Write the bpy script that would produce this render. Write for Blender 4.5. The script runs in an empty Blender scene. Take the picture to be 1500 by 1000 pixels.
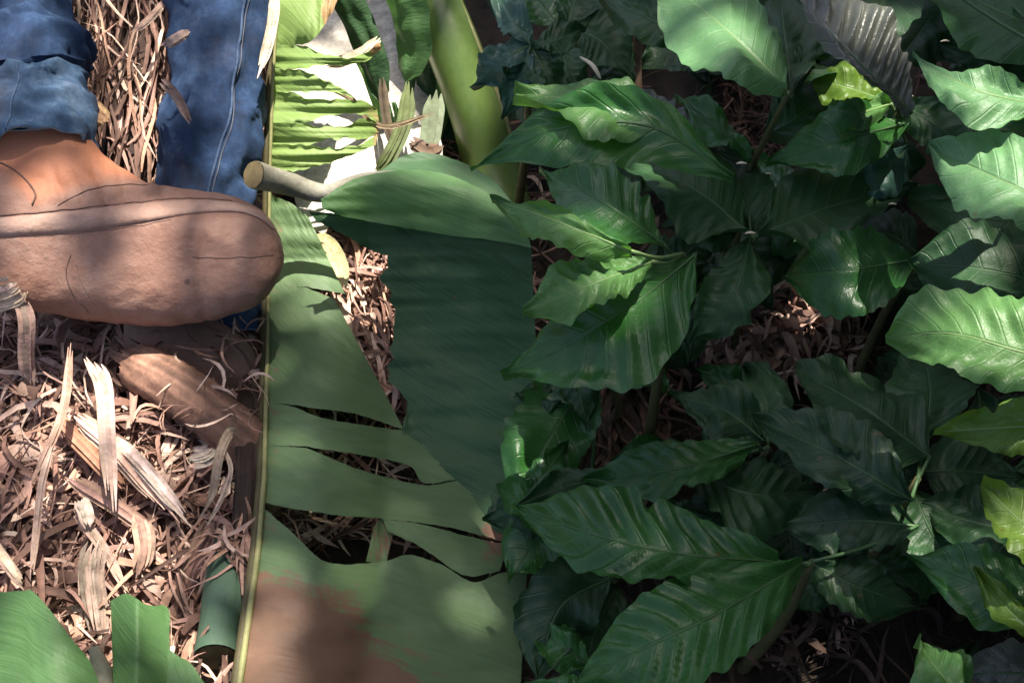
import bpy, math, random
from mathutils import Vector, noise
R = random.Random(7)
D = bpy.data
sc = bpy.context.scene
COL = sc.collection
PI = math.pi
rad = math.radians

# ------------------------------------------------------------------ camera
H = 1.1; PITCH = rad(48); FPX = 1875.0
FW = Vector((0, math.cos(PITCH), -math.sin(PITCH)))
UP = Vector((0, math.sin(PITCH), math.cos(PITCH)))
RT = Vector((1, 0, 0))
CAM = Vector((0, 0, H))
cd = D.cameras.new('camera'); cam = D.objects.new('camera', cd); COL.objects.link(cam)
cam.location = CAM; cam.rotation_euler = (PI/2 - PITCH, 0, 0)
cd.lens = FPX/1500*36; cd.sensor_width = 36; cd.clip_start = .02; cd.clip_end = 200
sc.camera = cam

def ray(px, py): return FW + RT*((px-750)/FPX) + UP*((500-py)/FPX)
def PD(px, py, d): return CAM + ray(px, py)*d
def PH(px, py, h):
    r = ray(px, py); return CAM + r*((H-h)/(-r.z))
def V3(*a): return Vector(a)
def lerp(a, b, t): return a+(b-a)*t
def sstep(a, b, x):
    t = min(1, max(0, (x-a)/(b-a))); return t*t*(3-2*t)

# ------------------------------------------------------------------ light
SUN = V3(.15, .20, .96).normalized()
sl = D.lights.new('sun', 'SUN'); sl.energy = 5.0; sl.angle = rad(.55); sl.color = (1, .93, .82)
so = D.objects.new('sun', sl); COL.objects.link(so); so.location = SUN*5
so.rotation_euler = SUN.to_track_quat('Z', 'Y').to_euler()
w = D.worlds.new('World'); sc.world = w; w.use_nodes = True
nt = w.node_tree; bg = nt.nodes['Background']
sky = nt.nodes.new('ShaderNodeTexSky'); sky.sky_type = 'NISHITA'; sky.sun_disc = False
sky.sun_elevation = math.asin(SUN.z); sky.sun_rotation = math.atan2(SUN.x, SUN.y)
sky.air_density = .75; sky.dust_density = 4.0; sky.ozone_density = 1.0
nt.links.new(sky.outputs[0], bg.inputs[0]); bg.inputs[1].default_value = .09
vs = sc.view_settings; vs.view_transform = 'Standard'; vs.look = 'None'; vs.exposure = 1.5; vs.gamma = 1

# ------------------------------------------------------------------ materials
class N:
    def __init__(s, name):
        s.m = D.materials.new(name); s.m.use_nodes = True; s.t = s.m.node_tree
        s.b = s.t.nodes['Principled BSDF']; s.out = s.t.nodes['Material Output']
    def n(s, typ, **kw):
        x = s.t.nodes.new('ShaderNode'+typ)
        for k, v in kw.items():
            if k.startswith('i_'): x.inputs[int(k[2:]) if k[2:].isdigit() else k[2:]].default_value = v
            else: setattr(x, k, v)
        return x
    def l(s, a, b): s.t.links.new(a, b)
    def math(s, op, a, b=None, c=None):
        x = s.n('Math', operation=op)
        for i, q in enumerate((a, b, c)):
            if q is None: continue
            if isinstance(q, (int, float)): x.inputs[i].default_value = q
            else: s.l(q, x.inputs[i])
        return x.outputs[0]
    def noise(s, scale, detail=4, rough=.6, vec=None, dist=0):
        x = s.n('TexNoise'); x.inputs['Scale'].default_value = scale; x.inputs['Detail'].default_value = detail
        x.inputs['Roughness'].default_value = rough; x.inputs['Distortion'].default_value = dist
        if vec is not None: s.l(vec, x.inputs['Vector'])
        return x.outputs[0]
    def ramp(s, f, stops):
        x = s.n('ValToRGB'); s.l(f, x.inputs[0]); e = x.color_ramp.elements
        while len(e) < len(stops): e.new(.5)
        for q, (p, c) in zip(e, stops):
            q.position = p; q.color = c if len(c) == 4 else (*c, 1)
        return x.outputs[0]
    def mix(s, f, a, b, mode='MIX'):
        x = s.n('Mix', data_type='RGBA', blend_type=mode)
        for q, i in ((f, 0), (a, 6), (b, 7)):
            if isinstance(q, (int, float)): x.inputs[i].default_value = q
            elif isinstance(q, tuple): x.inputs[i].default_value = q if len(q) == 4 else (*q, 1)
            else: s.l(q, x.inputs[i])
        return x.outputs[2]
    def obj(s): return s.n('TexCoord').outputs['Object']
    def geo(s): return s.n('NewGeometry').outputs['Position']
    def attr(s, name): return s.n('Attribute', attribute_name=name)
    def bump(s, h, st, dist=.002):
        x = s.n('Bump'); x.inputs['Strength'].default_value = st; x.inputs['Distance'].default_value = dist
        s.l(h, x.inputs['Height']); s.l(x.outputs[0], s.b.inputs['Normal']); return x.outputs[0]
    def bsdf(s, col=None, rough=.5, spec=.5):
        if col is not None:
            if isinstance(col, tuple): s.b.inputs['Base Color'].default_value = (*col, 1)
            else: s.l(col, s.b.inputs['Base Color'])
        if isinstance(rough, (int, float)): s.b.inputs['Roughness'].default_value = rough
        else: s.l(rough, s.b.inputs['Roughness'])
        s.b.inputs['Specular IOR Level'].default_value = spec
    def translucent(s, col, fac, nrm=None):
        t = s.n('BsdfTranslucent'); m = s.n('MixShader'); m.inputs[0].default_value = fac
        if isinstance(col, tuple): t.inputs[0].default_value = (*col, 1)
        else: s.l(col, t.inputs[0])
        if nrm is not None: s.l(nrm, t.inputs['Normal'])
        s.l(s.b.outputs[0], m.inputs[1]); s.l(t.outputs[0], m.inputs[2]); s.l(m.outputs[0], s.out.inputs[0])

def coffee_mat(name, c0, c1, vein, tr, rough=.40, trf=.22, veins=1.0):
    k = N(name); a = k.attr('leaf'); sx = k.n('SeparateXYZ'); k.l(a.outputs['Vector'], sx.inputs[0])
    t, v, rnd = sx.outputs
    av = k.math('ABSOLUTE', v)
    ph = k.math('FRACT', k.math('SUBTRACT', k.math('MULTIPLY', t, 10.0), k.math('MULTIPLY', av, 1.7)))
    d = k.math('ABSOLUTE', k.math('SUBTRACT', ph, .5))                 # .5 on the vein
    vm = k.n('MapRange', interpolation_type='SMOOTHSTEP'); k.l(d, vm.inputs[0]); vm.inputs[1].default_value = .42; vm.inputs[2].default_value = .5
    mr = k.n('MapRange', interpolation_type='SMOOTHSTEP'); k.l(av, mr.inputs[0]); mr.inputs[1].default_value = .05; mr.inputs[2].default_value = .0
    vmask = k.math('MAXIMUM', k.math('MULTIPLY', vm.outputs[0], .55*veins), mr.outputs[0])
    g = k.geo()
    n1 = k.noise(9, 4, .6, g); n2 = k.noise(70, 4, .65, g); n3 = k.noise(28, 5, .7, g, .6)
    f = k.math('ADD', k.math('MULTIPLY', n1, .55), k.math('ADD', k.math('MULTIPLY', n2, .25), k.math('MULTIPLY', rnd, .35)))
    base = k.mix(k.ramp(f, [(.32, (0, 0, 0)), (.78, (1, 1, 1))]), c0, c1)
    base = k.mix(k.math('MULTIPLY', vmask, .42), base, vein)
    sp = k.ramp(n3, [(.665, (0, 0, 0)), (.70, (1, 1, 1))])
    base = k.mix(k.math('MULTIPLY', sp, .8), base, (.11, .07, .025))
    dust = k.ramp(k.noise(38, 6, .75, g), [(.52, (0, 0, 0)), (.8, (1, 1, 1))])
    base = k.mix(k.math('MULTIPLY', dust, .18), base, (.16, .17, .12))
    ro = k.n('MapRange'); k.l(n2, ro.inputs[0]); ro.inputs[3].default_value = rough-.1; ro.inputs[4].default_value = rough+.17
    k.bsdf(base, ro.outputs[0], .5)
    vo = k.n('TexVoronoi', feature='DISTANCE_TO_EDGE'); k.l(g, vo.inputs['Vector']); vo.inputs['Scale'].default_value = 240
    cell = k.ramp(vo.outputs['Distance'], [(.0, (0, 0, 0)), (.14, (1, 1, 1))])
    k.l(k.mix(.22, base, k.mix(1.0, base, k.ramp(vo.outputs['Distance'], [(.0, (1.7, 1.7, 1.5)), (.12, (.85, .85, .85))]), 'MULTIPLY')), k.b.inputs['Base Color'])
    hgt = k.math('SUBTRACT', k.math('ADD', k.math('MULTIPLY', n2, .35), k.math('MULTIPLY', n3, .5)), k.math('MULTIPLY', vmask, .9))
    b = k.bump(k.math('ADD', hgt, k.math('MULTIPLY', cell, .10)), .6, .0016)
    k.translucent(tr, trf)
    return k.m

LEAF = {
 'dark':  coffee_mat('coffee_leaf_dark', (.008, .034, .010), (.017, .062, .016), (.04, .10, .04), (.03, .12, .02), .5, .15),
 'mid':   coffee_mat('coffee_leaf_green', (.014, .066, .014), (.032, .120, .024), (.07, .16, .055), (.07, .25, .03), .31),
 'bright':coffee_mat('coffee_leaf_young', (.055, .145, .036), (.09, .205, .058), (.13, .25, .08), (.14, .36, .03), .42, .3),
 'pale':  coffee_mat('coffee_leaf_pale', (.08, .19, .075), (.12, .26, .11), (.18, .32, .15), (.14, .34, .09), .46, .25),
 'yellow':coffee_mat('coffee_leaf_yellowish', (.075, .150, .018), (.12, .20, .028), (.18, .26, .06), (.22, .36, .03), .4, .35),
 'violet':coffee_mat('coffee_leaf_greyish', (.045, .058, .045), (.11, .11, .095), (.14, .14, .12), (.05, .10, .03), .3, .12),
 'blue':  coffee_mat('leaf_bluish_green', (.022, .066, .050), (.045, .105, .080), (.08, .14, .1), (.05, .18, .06), .4, .15),
}

def banana_mat(name, c0, c1, dead, tr, trf=.25, rough=.55):
    k = N(name); a = k.attr('leaf'); sx = k.n('SeparateXYZ'); k.l(a.outputs['Vector'], sx.inputs[0])
    t, v, dd = sx.outputs                                              # t along rib, v outwards, dd withered amount
    cv = k.n('CombineXYZ'); k.l(k.math('MULTIPLY', t, 190), cv.inputs[0]); k.l(k.math('MULTIPLY', v, 3), cv.inputs[1])
    lines = k.noise(1, 2, .5, cv.outputs[0])
    cv2 = k.n('CombineXYZ'); k.l(k.math('MULTIPLY', t, 60), cv2.inputs[0]); k.l(k.math('MULTIPLY', v, 2), cv2.inputs[1])
    lines2 = k.noise(1, 3, .6, cv2.outputs[0])
    g = k.geo(); n1 = k.noise(6, 4, .6, g); n2 = k.noise(45, 5, .7, g)
    f = k.math('ADD', k.math('MULTIPLY', n1, .5), k.math('ADD', k.math('MULTIPLY', lines2, .3), k.math('MULTIPLY', lines, .45)))
    base = k.mix(k.ramp(f, [(.44, (0, 0, 0)), (.80, (1, 1, 1))]), c0, c1)
    dm = k.math('ADD', dd, k.math('MULTIPLY', k.math('SUBTRACT', k.math('ADD', k.math('MULTIPLY', lines2, .6), k.math('MULTIPLY', n2, .75)), .67), 1.5))
    dmask = k.ramp(dm, [(.38, (0, 0, 0)), (.62, (1, 1, 1))])
    deadc = k.mix(k.ramp(n2, [(.35, (0, 0, 0)), (.7, (1, 1, 1))]), dead, tuple(q*1.2 for q in dead))
    base = k.mix(dmask, base, deadc)
    spots = k.ramp(k.noise(80, 3, .6, g), [(.70, (0, 0, 0)), (.74, (1, 1, 1))])
    base = k.mix(k.math('MULTIPLY', spots, .5), base, (.14, .09, .05))
    k.bsdf(base, rough, .35)
    k.bump(k.math('ADD', k.math('MULTIPLY', lines, .5), k.math('ADD', k.math('MULTIPLY', lines2, 1.0), k.math('MULTIPLY', n2, .7))), .6, .002)
    k.translucent(k.mix(dmask, tr, dead), trf)
    return k.m
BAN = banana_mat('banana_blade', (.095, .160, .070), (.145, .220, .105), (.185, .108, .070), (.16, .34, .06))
BAN_Y = banana_mat('banana_blade_pale', (.15, .25, .06), (.24, .33, .11), (.30, .19, .09), (.26, .42, .08), .3)  # paler, yellower blade colour for the upper lobes
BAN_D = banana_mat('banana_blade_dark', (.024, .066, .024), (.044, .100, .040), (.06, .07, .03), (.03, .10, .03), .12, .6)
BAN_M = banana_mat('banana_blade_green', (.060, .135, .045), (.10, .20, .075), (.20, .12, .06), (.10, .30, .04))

def simple_noise_mat(name, stops, scale=20, rough=.6, bumpst=.5, spec=.4, stretch=None, dist=.002, detail=6):
    k = N(name); vec = k.obj()
    if stretch:
        mp = k.n('Mapping'); mp.inputs['Scale'].default_value = stretch; k.l(vec, mp.inputs[0]); vec = mp.outputs[0]
    n = k.noise(scale, detail, .65, vec); n2 = k.noise(scale*6, 4, .6, vec)
    f = k.math('ADD', k.math('MULTIPLY', n, .75), k.math('MULTIPLY', n2, .25))
    k.bsdf(k.ramp(f, stops), rough, spec); k.bump(f, bumpst, dist)
    return k.m
RIB = simple_noise_mat('banana_rib', [(.3, (.13, .14, .05)), (.7, (.30, .28, .13))], 30, .5)
RIB_DK = simple_noise_mat('banana_rib_edge', [(.3, (.035, .030, .012)), (.7, (.09, .075, .03))], 40, .6)
RIB_PALE = simple_noise_mat('banana_petiole_grey', [(.3, (.09, .088, .062)), (.52, (.19, .18, .14)), (.7, (.32, .30, .24))], 26, .7, 1.0)
CUT = simple_noise_mat('cut_stem_face', [(.3, (.10, .075, .03)), (.7, (.26, .2, .10))], 60, .8)
PSTEM = simple_noise_mat('banana_pseudostem', [(.3, (.065, .115, .022)), (.6, (.115, .175, .045)), (.8, (.20, .21, .10))], 9, .35, .3, .5, (3, 3, .4))
VEIN = simple_noise_mat('leaf_midrib', [(.3, (.030, .075, .026)), (.7, (.06, .115, .045))], 30, .45)
VEIN_L = simple_noise_mat('leaf_midrib_pale', [(.3, (.10, .18, .06)), (.7, (.17, .25, .10))], 30, .45)
TWIG = simple_noise_mat('coffee_stem', [(.3, (.05, .06, .02)), (.7, (.13, .12, .05))], 50, .6)
WOODTWIG = simple_noise_mat('dry_twig', [(.3, (.16, .09, .055)), (.7, (.36, .24, .16))], 40, .75)
GREENSTALK = simple_noise_mat('green_stalk', [(.3, (.040, .082, .052)), (.7, (.080, .13, .085))], 26, .6, .6, .3, (3, .5, 3))
SOIL = simple_noise_mat('soil', [(.3, (.010, .008, .006)), (.55, (.035, .026, .018)), (.8, (.085, .06, .042))], 14, .9, 1, .2, None, .01, 8)

def straw_mat(name, tr=.12):
    k = N(name); a = k.attr('tint'); g = k.geo()
    n = k.noise(60, 5, .7, g); n2 = k.noise(260, 3, .6, g)
    c = k.mix(1.0, a.outputs['Color'], k.ramp(n, [(.3, (.55, .5, .46)), (.7, (1.25, 1.2, 1.15))]), 'MULTIPLY')
    c = k.mix(k.math('MULTIPLY', k.ramp(n2, [(.55, (0, 0, 0)), (.7, (1, 1, 1))]), .35), c, (.07, .045, .035))
    k.bsdf(c, .7, .3); k.bump(n2, .5, .001); k.translucent(c, tr); return k.m
STRAW = straw_mat('dry_fibre')

def denim(nm, d0, d1, d2):
    k = N(nm); o = k.obj(); a = k.attr('tint')
    mp = k.n('Mapping'); mp.inputs['Scale'].default_value = (1.6, 1.6, .45); k.l(o, mp.inputs[0])
    n = k.noise(16, 6, .68, mp.outputs[0]); n2 = k.noise(70, 5, .75, o)
    wv = k.n('TexWave', wave_type='BANDS', bands_direction='DIAGONAL'); k.l(o, wv.inputs[0]); wv.inputs['Scale'].default_value = 420; wv.inputs['Distortion'].default_value = 1.5
    f = k.math('ADD', k.math('MULTIPLY', n, .6), k.math('MULTIPLY', n2, .4))
    c = k.ramp(f, [(.36, d0), (.50, d1), (.66, d2)])
    c = k.mix(k.math('MULTIPLY', wv.outputs[1], .25), c, (.10, .15, .24))
    dirt = k.ramp(k.noise(8, 6, .7, o), [(.52, (0, 0, 0)), (.75, (1, 1, 1))])
    c = k.mix(k.math('MULTIPLY', dirt, .35), c, (.16, .12, .10))
    k.bsdf(c, .8, .2); k.bump(k.math('ADD', k.math('MULTIPLY', wv.outputs[1], .5), n2), .7, .0015); return k.m
DENIM = denim('denim', (.004, .010, .032), (.013, .037, .100), (.062, .108, .205))
DENIM_L = denim('denim_inside', (.010, .026, .060), (.030, .068, .135), (.12, .18, .26))
SEAM = simple_noise_mat('denim_seam', [(.3, (.015, .035, .085)), (.7, (.07, .11, .19))], 200, .8)
THREAD = simple_noise_mat('denim_thread', [(.3, (.06, .075, .11)), (.7, (.16, .15, .16))], 300, .8)
LINING = simple_noise_mat('denim_worn_edge', [(.3, (.10, .16, .20)), (.7, (.30, .38, .42))], 80, .85)

def leather(name, c0, c1, c2, tip=None, scale=13):
    k = N(name); o = k.obj()
    n = k.noise(scale, 6, .65, o); n2 = k.noise(scale*6, 5, .7, o)
    mp = k.n('Mapping'); mp.inputs['Scale'].default_value = (.6, 1, 1); k.l(o, mp.inputs[0])
    n3 = k.noise(90, 4, .7, mp.outputs[0])
    f = k.math('ADD', k.math('MULTIPLY', n, .55), k.math('ADD', k.math('MULTIPLY', n2, .25), k.math('MULTIPLY', n3, .2)))
    c = k.ramp(f, [(.33, c0), (.52, c1), (.7, c2)])
    pits = k.ramp(k.noise(60, 3, .55, o), [(.70, (0, 0, 0)), (.75, (1, 1, 1))])
    c = k.mix(k.math('MULTIPLY', pits, .55), c, tuple(q*.35 for q in c0))
    if tip:
        a = k.attr('tint'); c = k.mix(a.outputs['Fac'], c, k.mix(n2, tip, tuple(q*1.5 for q in tip)))
    k.bsdf(c, .62, .35)
    k.bump(k.math('ADD', k.math('MULTIPLY', n2, .9), k.math('ADD', k.math('MULTIPLY', n3, .2), k.math('MULTIPLY', n, .8))), .5, .004); return k.m
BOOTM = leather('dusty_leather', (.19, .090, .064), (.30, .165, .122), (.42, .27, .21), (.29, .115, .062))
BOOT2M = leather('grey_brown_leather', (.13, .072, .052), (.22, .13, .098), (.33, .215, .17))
WELT = leather('welt_leather', (.28, .16, .12), (.40, .25, .195), (.50, .35, .28))
DARKSEAM = simple_noise_mat('boot_seam', [(.3, (.06, .034, .026)), (.7, (.17, .10, .08))], 120, .8)
PETAL = simple_noise_mat('dry_petal', [(.3, (.45, .38, .27)), (.7, (.72, .66, .52))], 120, .7)
BARK = simple_noise_mat('tree_bark', [(.3, (.07, .055, .04)), (.7, (.2, .16, .12))], 12, .85, 1, .2)

# ------------------------------------------------------------------ mesh builder
class MB:
    def __init__(s): s.v = []; s.f = []; s.mi = []; s.a = []; s.c = []
    def add(s, verts, faces, mi=0, attr=None, col=None):
        o = len(s.v); s.v += [tuple(q) for q in verts]
        s.f += [tuple(i+o for i in q) for q in faces]; s.mi += [mi]*len(faces)
        s.a += attr if attr else [(0, 0, 0)]*len(verts)
        if col is None: col = (1, 1, 1, 1)
        s.c += col if isinstance(col, list) else [col]*len(verts)
    def grid(s, rows, mi=0, attr=None, col=None, closed=False):
        n = len(rows); m = len(rows[0]); vs_ = [p for r in rows for p in r]; fs = []
        for i in range(n-1):
            for j in range(m if closed else m-1):
                j2 = (j+1) % m; fs.append((i*m+j, i*m+j2, (i+1)*m+j2, (i+1)*m+j))
        s.add(vs_, fs, mi, attr, col)
    def tube(s, pts, r, seg=8, mi=0, caps=True, col=None, attr=None):
        rows = []; n = len(pts)
        rr = r if isinstance(r, (list, tuple)) else [r]*n
        prev = None
        for i, p in enumerate(pts):
            t = (pts[min(i+1, n-1)]-pts[max(i-1, 0)]).normalized()
            if prev is None:
                a = Vector((0, 0, 1)) if abs(t.z) < .9 else Vector((1, 0, 0)); u = t.cross(a).normalized()
            else: u = (prev - t*prev.dot(t)).normalized()
            prev = u; v = t.cross(u)
            rows.append([p+(u*math.cos(2*PI*k/seg)+v*math.sin(2*PI*k/seg))*rr[i] for k in range(seg)])
        s.grid(rows, mi, None, col, True)
        if caps:
            o = len(s.v)-n*seg
            s.f += [tuple(o+k for k in range(seg))[::-1], tuple(o+(n-1)*seg+k for k in range(seg))]; s.mi += [mi, mi]
    def disc(s, c, nrm, r, mi=0, n=24):
        nrm = nrm.normalized(); u = nrm.cross(Vector((0, 0, 1))).normalized(); v = nrm.cross(u)
        s.add([c+nrm*.001]+[c+(u*math.cos(2*PI*k/n)+v*math.sin(2*PI*k/n))*r*(1+.05*noise.noise(Vector((k*.9, r*99, 1)))) for k in range(n)], [(0, k+1, (k+1) % n+1) for k in range(n)], mi)
    def build(s, name, mats, parent=None, smooth=True):
        me = D.meshes.new(name); me.from_pydata(s.v, [], s.f)
        for m in (mats if isinstance(mats, (list, tuple)) else [mats]): me.materials.append(m)
        me.polygons.foreach_set('material_index', s.mi)
        at = me.attributes.new('leaf', 'FLOAT_VECTOR', 'POINT'); at.data.foreach_set('vector', [q for p in s.a for q in p])
        ca = me.attributes.new('tint', 'FLOAT_COLOR', 'POINT')
        ca.data.foreach_set('color', [q for p in s.c for q in (p if len(p) == 4 else (*p, 1))])
        if smooth: me.polygons.foreach_set('use_smooth', [True]*len(me.polygons))
        me.update(); o = D.objects.new(name, me); COL.objects.link(o)
        if parent is not None:
            o.parent = parent; o.matrix_parent_inverse = parent.matrix_world.inverted()
        return o

def tag(o, label=None, cat=None, group=None, kind=None):
    if label: o['label'] = label
    if cat: o['category'] = cat
    if group: o['group'] = group
    if kind: o['kind'] = kind
    return o
def empty(name, loc, label, cat, group=None):
    o = D.objects.new(name, None); COL.objects.link(o); o.location = loc; o.empty_display_size = .02
    from mathutils import Matrix
    o.matrix_world = Matrix.Translation(loc)
    return tag(o, label, cat, group)

def resample(pts, n):
    """smooth curve through the control points"""
    P = [pts[0]*2-pts[1]] + list(pts) + [pts[-1]*2-pts[-2]]; m = len(pts)-1; out = []
    for i in range(n):
        x = i/(n-1)*m; k = min(int(x), m-1); t = x-k
        a, b, c, d = P[k:k+4]
        out.append(.5*((2*b)+(c-a)*t+(2*a-5*b+4*c-d)*t*t+(3*b-a-3*c+d)*t**3))
    return out
def interp(tab, x):
    for (a, va), (b, vb) in zip(tab, tab[1:]):
        if x <= b: return va+(vb-va)*((x-a)/(b-a))
    return tab[-1][1]

# ------------------------------------------------------------------ ground
def gh(x, y):
    p = Vector((x*2.2, y*2.2, 3.1)); z = noise.noise(p)*.03 + noise.noise(p*4)*.010
    m = PH(110, 640, 0); z += .055*math.exp(-((x-m.x)**2+(y-m.y)**2)/.06)
    return z
def onground(px, py, h=0):
    p = PH(px, py, 0)
    for _ in range(3): p = PH(px, py, gh(p.x, p.y)+h)
    return p
g = MB(); rows = []
def axis(lo, hi, c0, c1, fine):
    out = []; x = lo
    while x < hi:
        out.append(x); d = max(0, c0-x, x-c1); x += fine + d*.25
    out.append(hi); return out
xs = axis(-40, 40, -1.1, 1.1, .03); ys = axis(-30, 60, .2, 2.4, .03)
g.grid([[(x, y, gh(x, y)*(1 if abs(x) < 4 else .3)) for x in xs] for y in ys])
go = g.build('ground', SOIL); tag(go, kind='structure')

# ------------------------------------------------------------------ dry fibres
TINTS = [tuple(min(.8, q*1.12) for q in c_) for c_ in [(.50, .355, .30), (.35, .22, .18), (.27, .16, .13), (.17, .095, .075), (.08, .045, .036), (.66, .51, .42), (.42, .26, .19), (.31, .19, .16), (.12, .07, .055)]]
def ribbon(mb, pts, wid, nrm, col, curl=.3, mi=0):
    n = len(pts); rows = []
    for i, p in enumerate(pts):
        t = pts[min(i+1, n-1)]-pts[max(i-1, 0)]
        s = t.cross(nrm)
        if s.length < 1e-6: s = Vector((1, 0, 0))
        s.normalize(); up = s.cross(t).normalized()
        wd = wid[i] if isinstance(wid, list) else wid
        rows.append([p-s*wd*.5+up*wd*curl, p, p+s*wd*.5+up*wd*curl])
    mb.grid(rows, mi, None, (*col, 1))
def fibre(mb, c, dirv, ln, wd, col, bend=.25, lift=.02, seg=7):
    side = dirv.cross(Vector((0, 0, 1)))
    if side.length < .01: side = Vector((1, 0, 0))
    side.normalize(); b1 = R.gauss(0, bend); b2 = R.gauss(0, bend*.6); l1 = R.uniform(0, lift)
    tw = R.uniform(-1.2, 1.2); tw0 = R.uniform(-.6, .6); pts = []
    for i in range(seg):
        u = i/(seg-1)-.5
        pts.append(c + dirv*(u*ln) + side*(b1*ln*(u*u*2-.25)+b2*ln*u**3*4) + Vector((0, 0, l1*(1-4*u*u))))
    nrm = (Vector((0, 0, 1))+side*tw0+dirv*tw*.3).normalized()
    k1 = R.choice((.6, .9, .95)); ws = [wd*(1-k1*abs(2*i/(seg-1)-1)**R.choice((2, 3))) for i in range(seg)]
    ribbon(mb, pts, ws, nrm, col, R.uniform(-.3, .45))
def pick(v=.22):
    c = R.choice(TINTS); s = R.uniform(1-v, 1+v); return tuple(q*s for q in c)

mul = MB()
def scatter(n, x0, x1, y0, y1, hmax, l0, l1, w0, w1, ang=None, angs=.5, lift=.03, dens=None):
    k = 0
    while k < n:
        px, py = R.uniform(x0, x1), R.uniform(y0, y1)
        if dens and R.random() > dens(px, py): continue
        k += 1
        p = onground(px, py, R.uniform(.002, hmax))
        a = R.uniform(0, 2*PI) if ang is None or R.random() < .3 else R.gauss(ang, angs)
        d = Vector((math.cos(a), math.sin(a), R.gauss(0, .22))).normalized()
        fibre(mul, p, d, R.uniform(l0, l1), R.uniform(w0, w1)*R.choice((.5, 1, 1, 1.6)), pick(), .3, lift)
def dl(px, py): return 1 if px < 400 else .25
scatter(4300, -220, 430, 430, 1120, .05, .02, .14, .001, .0058, PI*.55, .75, .03)
scatter(500, -120, 400, 480, 1000, .06, .02, .07, .005, .011, PI*.55, .8, .02)
scatter(1200, -220, 430, -160, 440, .04, .03, .16, .001, .005, PI/2, .6, .03)
scatter(700, 380, 800, 200, 800, .02, .03, .12, .002, .006, None, 1, .02)
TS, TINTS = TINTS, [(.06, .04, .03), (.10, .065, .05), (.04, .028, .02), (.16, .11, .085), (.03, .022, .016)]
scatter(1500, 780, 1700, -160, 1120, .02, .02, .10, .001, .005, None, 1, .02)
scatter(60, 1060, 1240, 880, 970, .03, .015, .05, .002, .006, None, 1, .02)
TINTS = TS
scatter(420, 1030, 1260, 425, 560, .05, .015, .06, .003, .008, PI/2, .8, .02)
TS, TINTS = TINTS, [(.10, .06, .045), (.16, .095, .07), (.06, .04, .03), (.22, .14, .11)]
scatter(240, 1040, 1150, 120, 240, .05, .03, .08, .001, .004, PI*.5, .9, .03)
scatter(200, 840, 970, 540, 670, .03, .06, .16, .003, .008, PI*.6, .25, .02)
TINTS = TS
scatter(50, 1060, 1240, 890, 960, .03, .01, .03, .002, .006, None, 1, .02)
scatter(320, 500, 600, 300, 590, .04, .04, .12, .002, .005, PI*.6, .35, .02)
def flakes(n, x0, x1, y0, y1, hmax, smin, smax, asp=(1, 3)):
    for _ in range(n):
        c = onground(R.uniform(x0, x1), R.uniform(y0, y1), R.uniform(.004, hmax)); a = R.gauss(PI*.55, .9); s_ = R.uniform(smin, smax); l_ = s_*R.uniform(*asp)
        d = V3(math.cos(a), math.sin(a), R.gauss(0, .35)).normalized(); sd = d.cross(V3(R.gauss(0, .5), R.gauss(-.3, .5), 1)).normalized(); up = sd.cross(d)
        pl = []; k_ = 9
        for q in range(k_):
            t = 2*PI*q/k_; rr = R.uniform(.65, 1.15); pl.append(c+d*math.cos(t)*l_*rr+sd*math.sin(t)*s_*rr+up*R.gauss(0, s_*.18))
        mul.add([c+up*s_*.25]+pl, [(0, q+1, (q+1) % k_+1) for q in range(k_)], 0, None, (*pick(.3), 1))
flakes(2600, -200, 430, 430, 1080, .05, .002, .006, (1, 4)); flakes(500, -200, 430, -100, 440, .04, .002, .006, (1, 4))
flakes(1500, -180, 420, 440, 1060, .055, .004, .009, (1.5, 5)); flakes(1500, -180, 420, 440, 1060, .055, .001, .0025, (1, 2)); flakes(500, -180, 420, -100, 440, .05, .004, .008, (1.5, 4))
flakes(350, 1040, 1250, 420, 560, .05, .003, .008, (1, 3)); flakes(200, 500, 600, 300, 590, .03, .002, .005)
tag(mul.build('dry_mulch', STRAW), 'brown shredded dry plant fibre covering the ground', 'mulch', kind='stuff')

# fibrous stump between the legs
st = MB(); base = PD(195, 262, 1.46); top = PD(190, -220, 1.60)
core = resample([base+V3(0, 0, -.12), base, lerp(base, top, .5), top], 12)
st.tube(core, [.05, .052, .054, .055, .056, .056, .056, .056, .056, .055, .055, .05], 12, 0, True, (.06, .035, .028, 1))
axd = (top-base).normalized()
for i in range(1500):
    u = R.uniform(-.1, 1); a = R.uniform(0, 2*PI); c = lerp(base, top, u)
    rr = R.uniform(.052, .085); e1 = axd.cross(V3(0, 1, 0)).normalized(); e2 = axd.cross(e1)
    p = c+(e1*math.cos(a)+e2*math.sin(a))*rr
    d = (axd+V3(R.gauss(0, .22), R.gauss(0, .15), R.gauss(0, .12))).normalized()
    fibre(st, p, d, R.uniform(.03, .18), R.uniform(.001, .0055), pick(.4), .25, .012)
so_ = st.build('dry_stump', STRAW); tag(so_, 'shaggy brown fibrous stump standing between the two jeans legs', 'stump')

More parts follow.
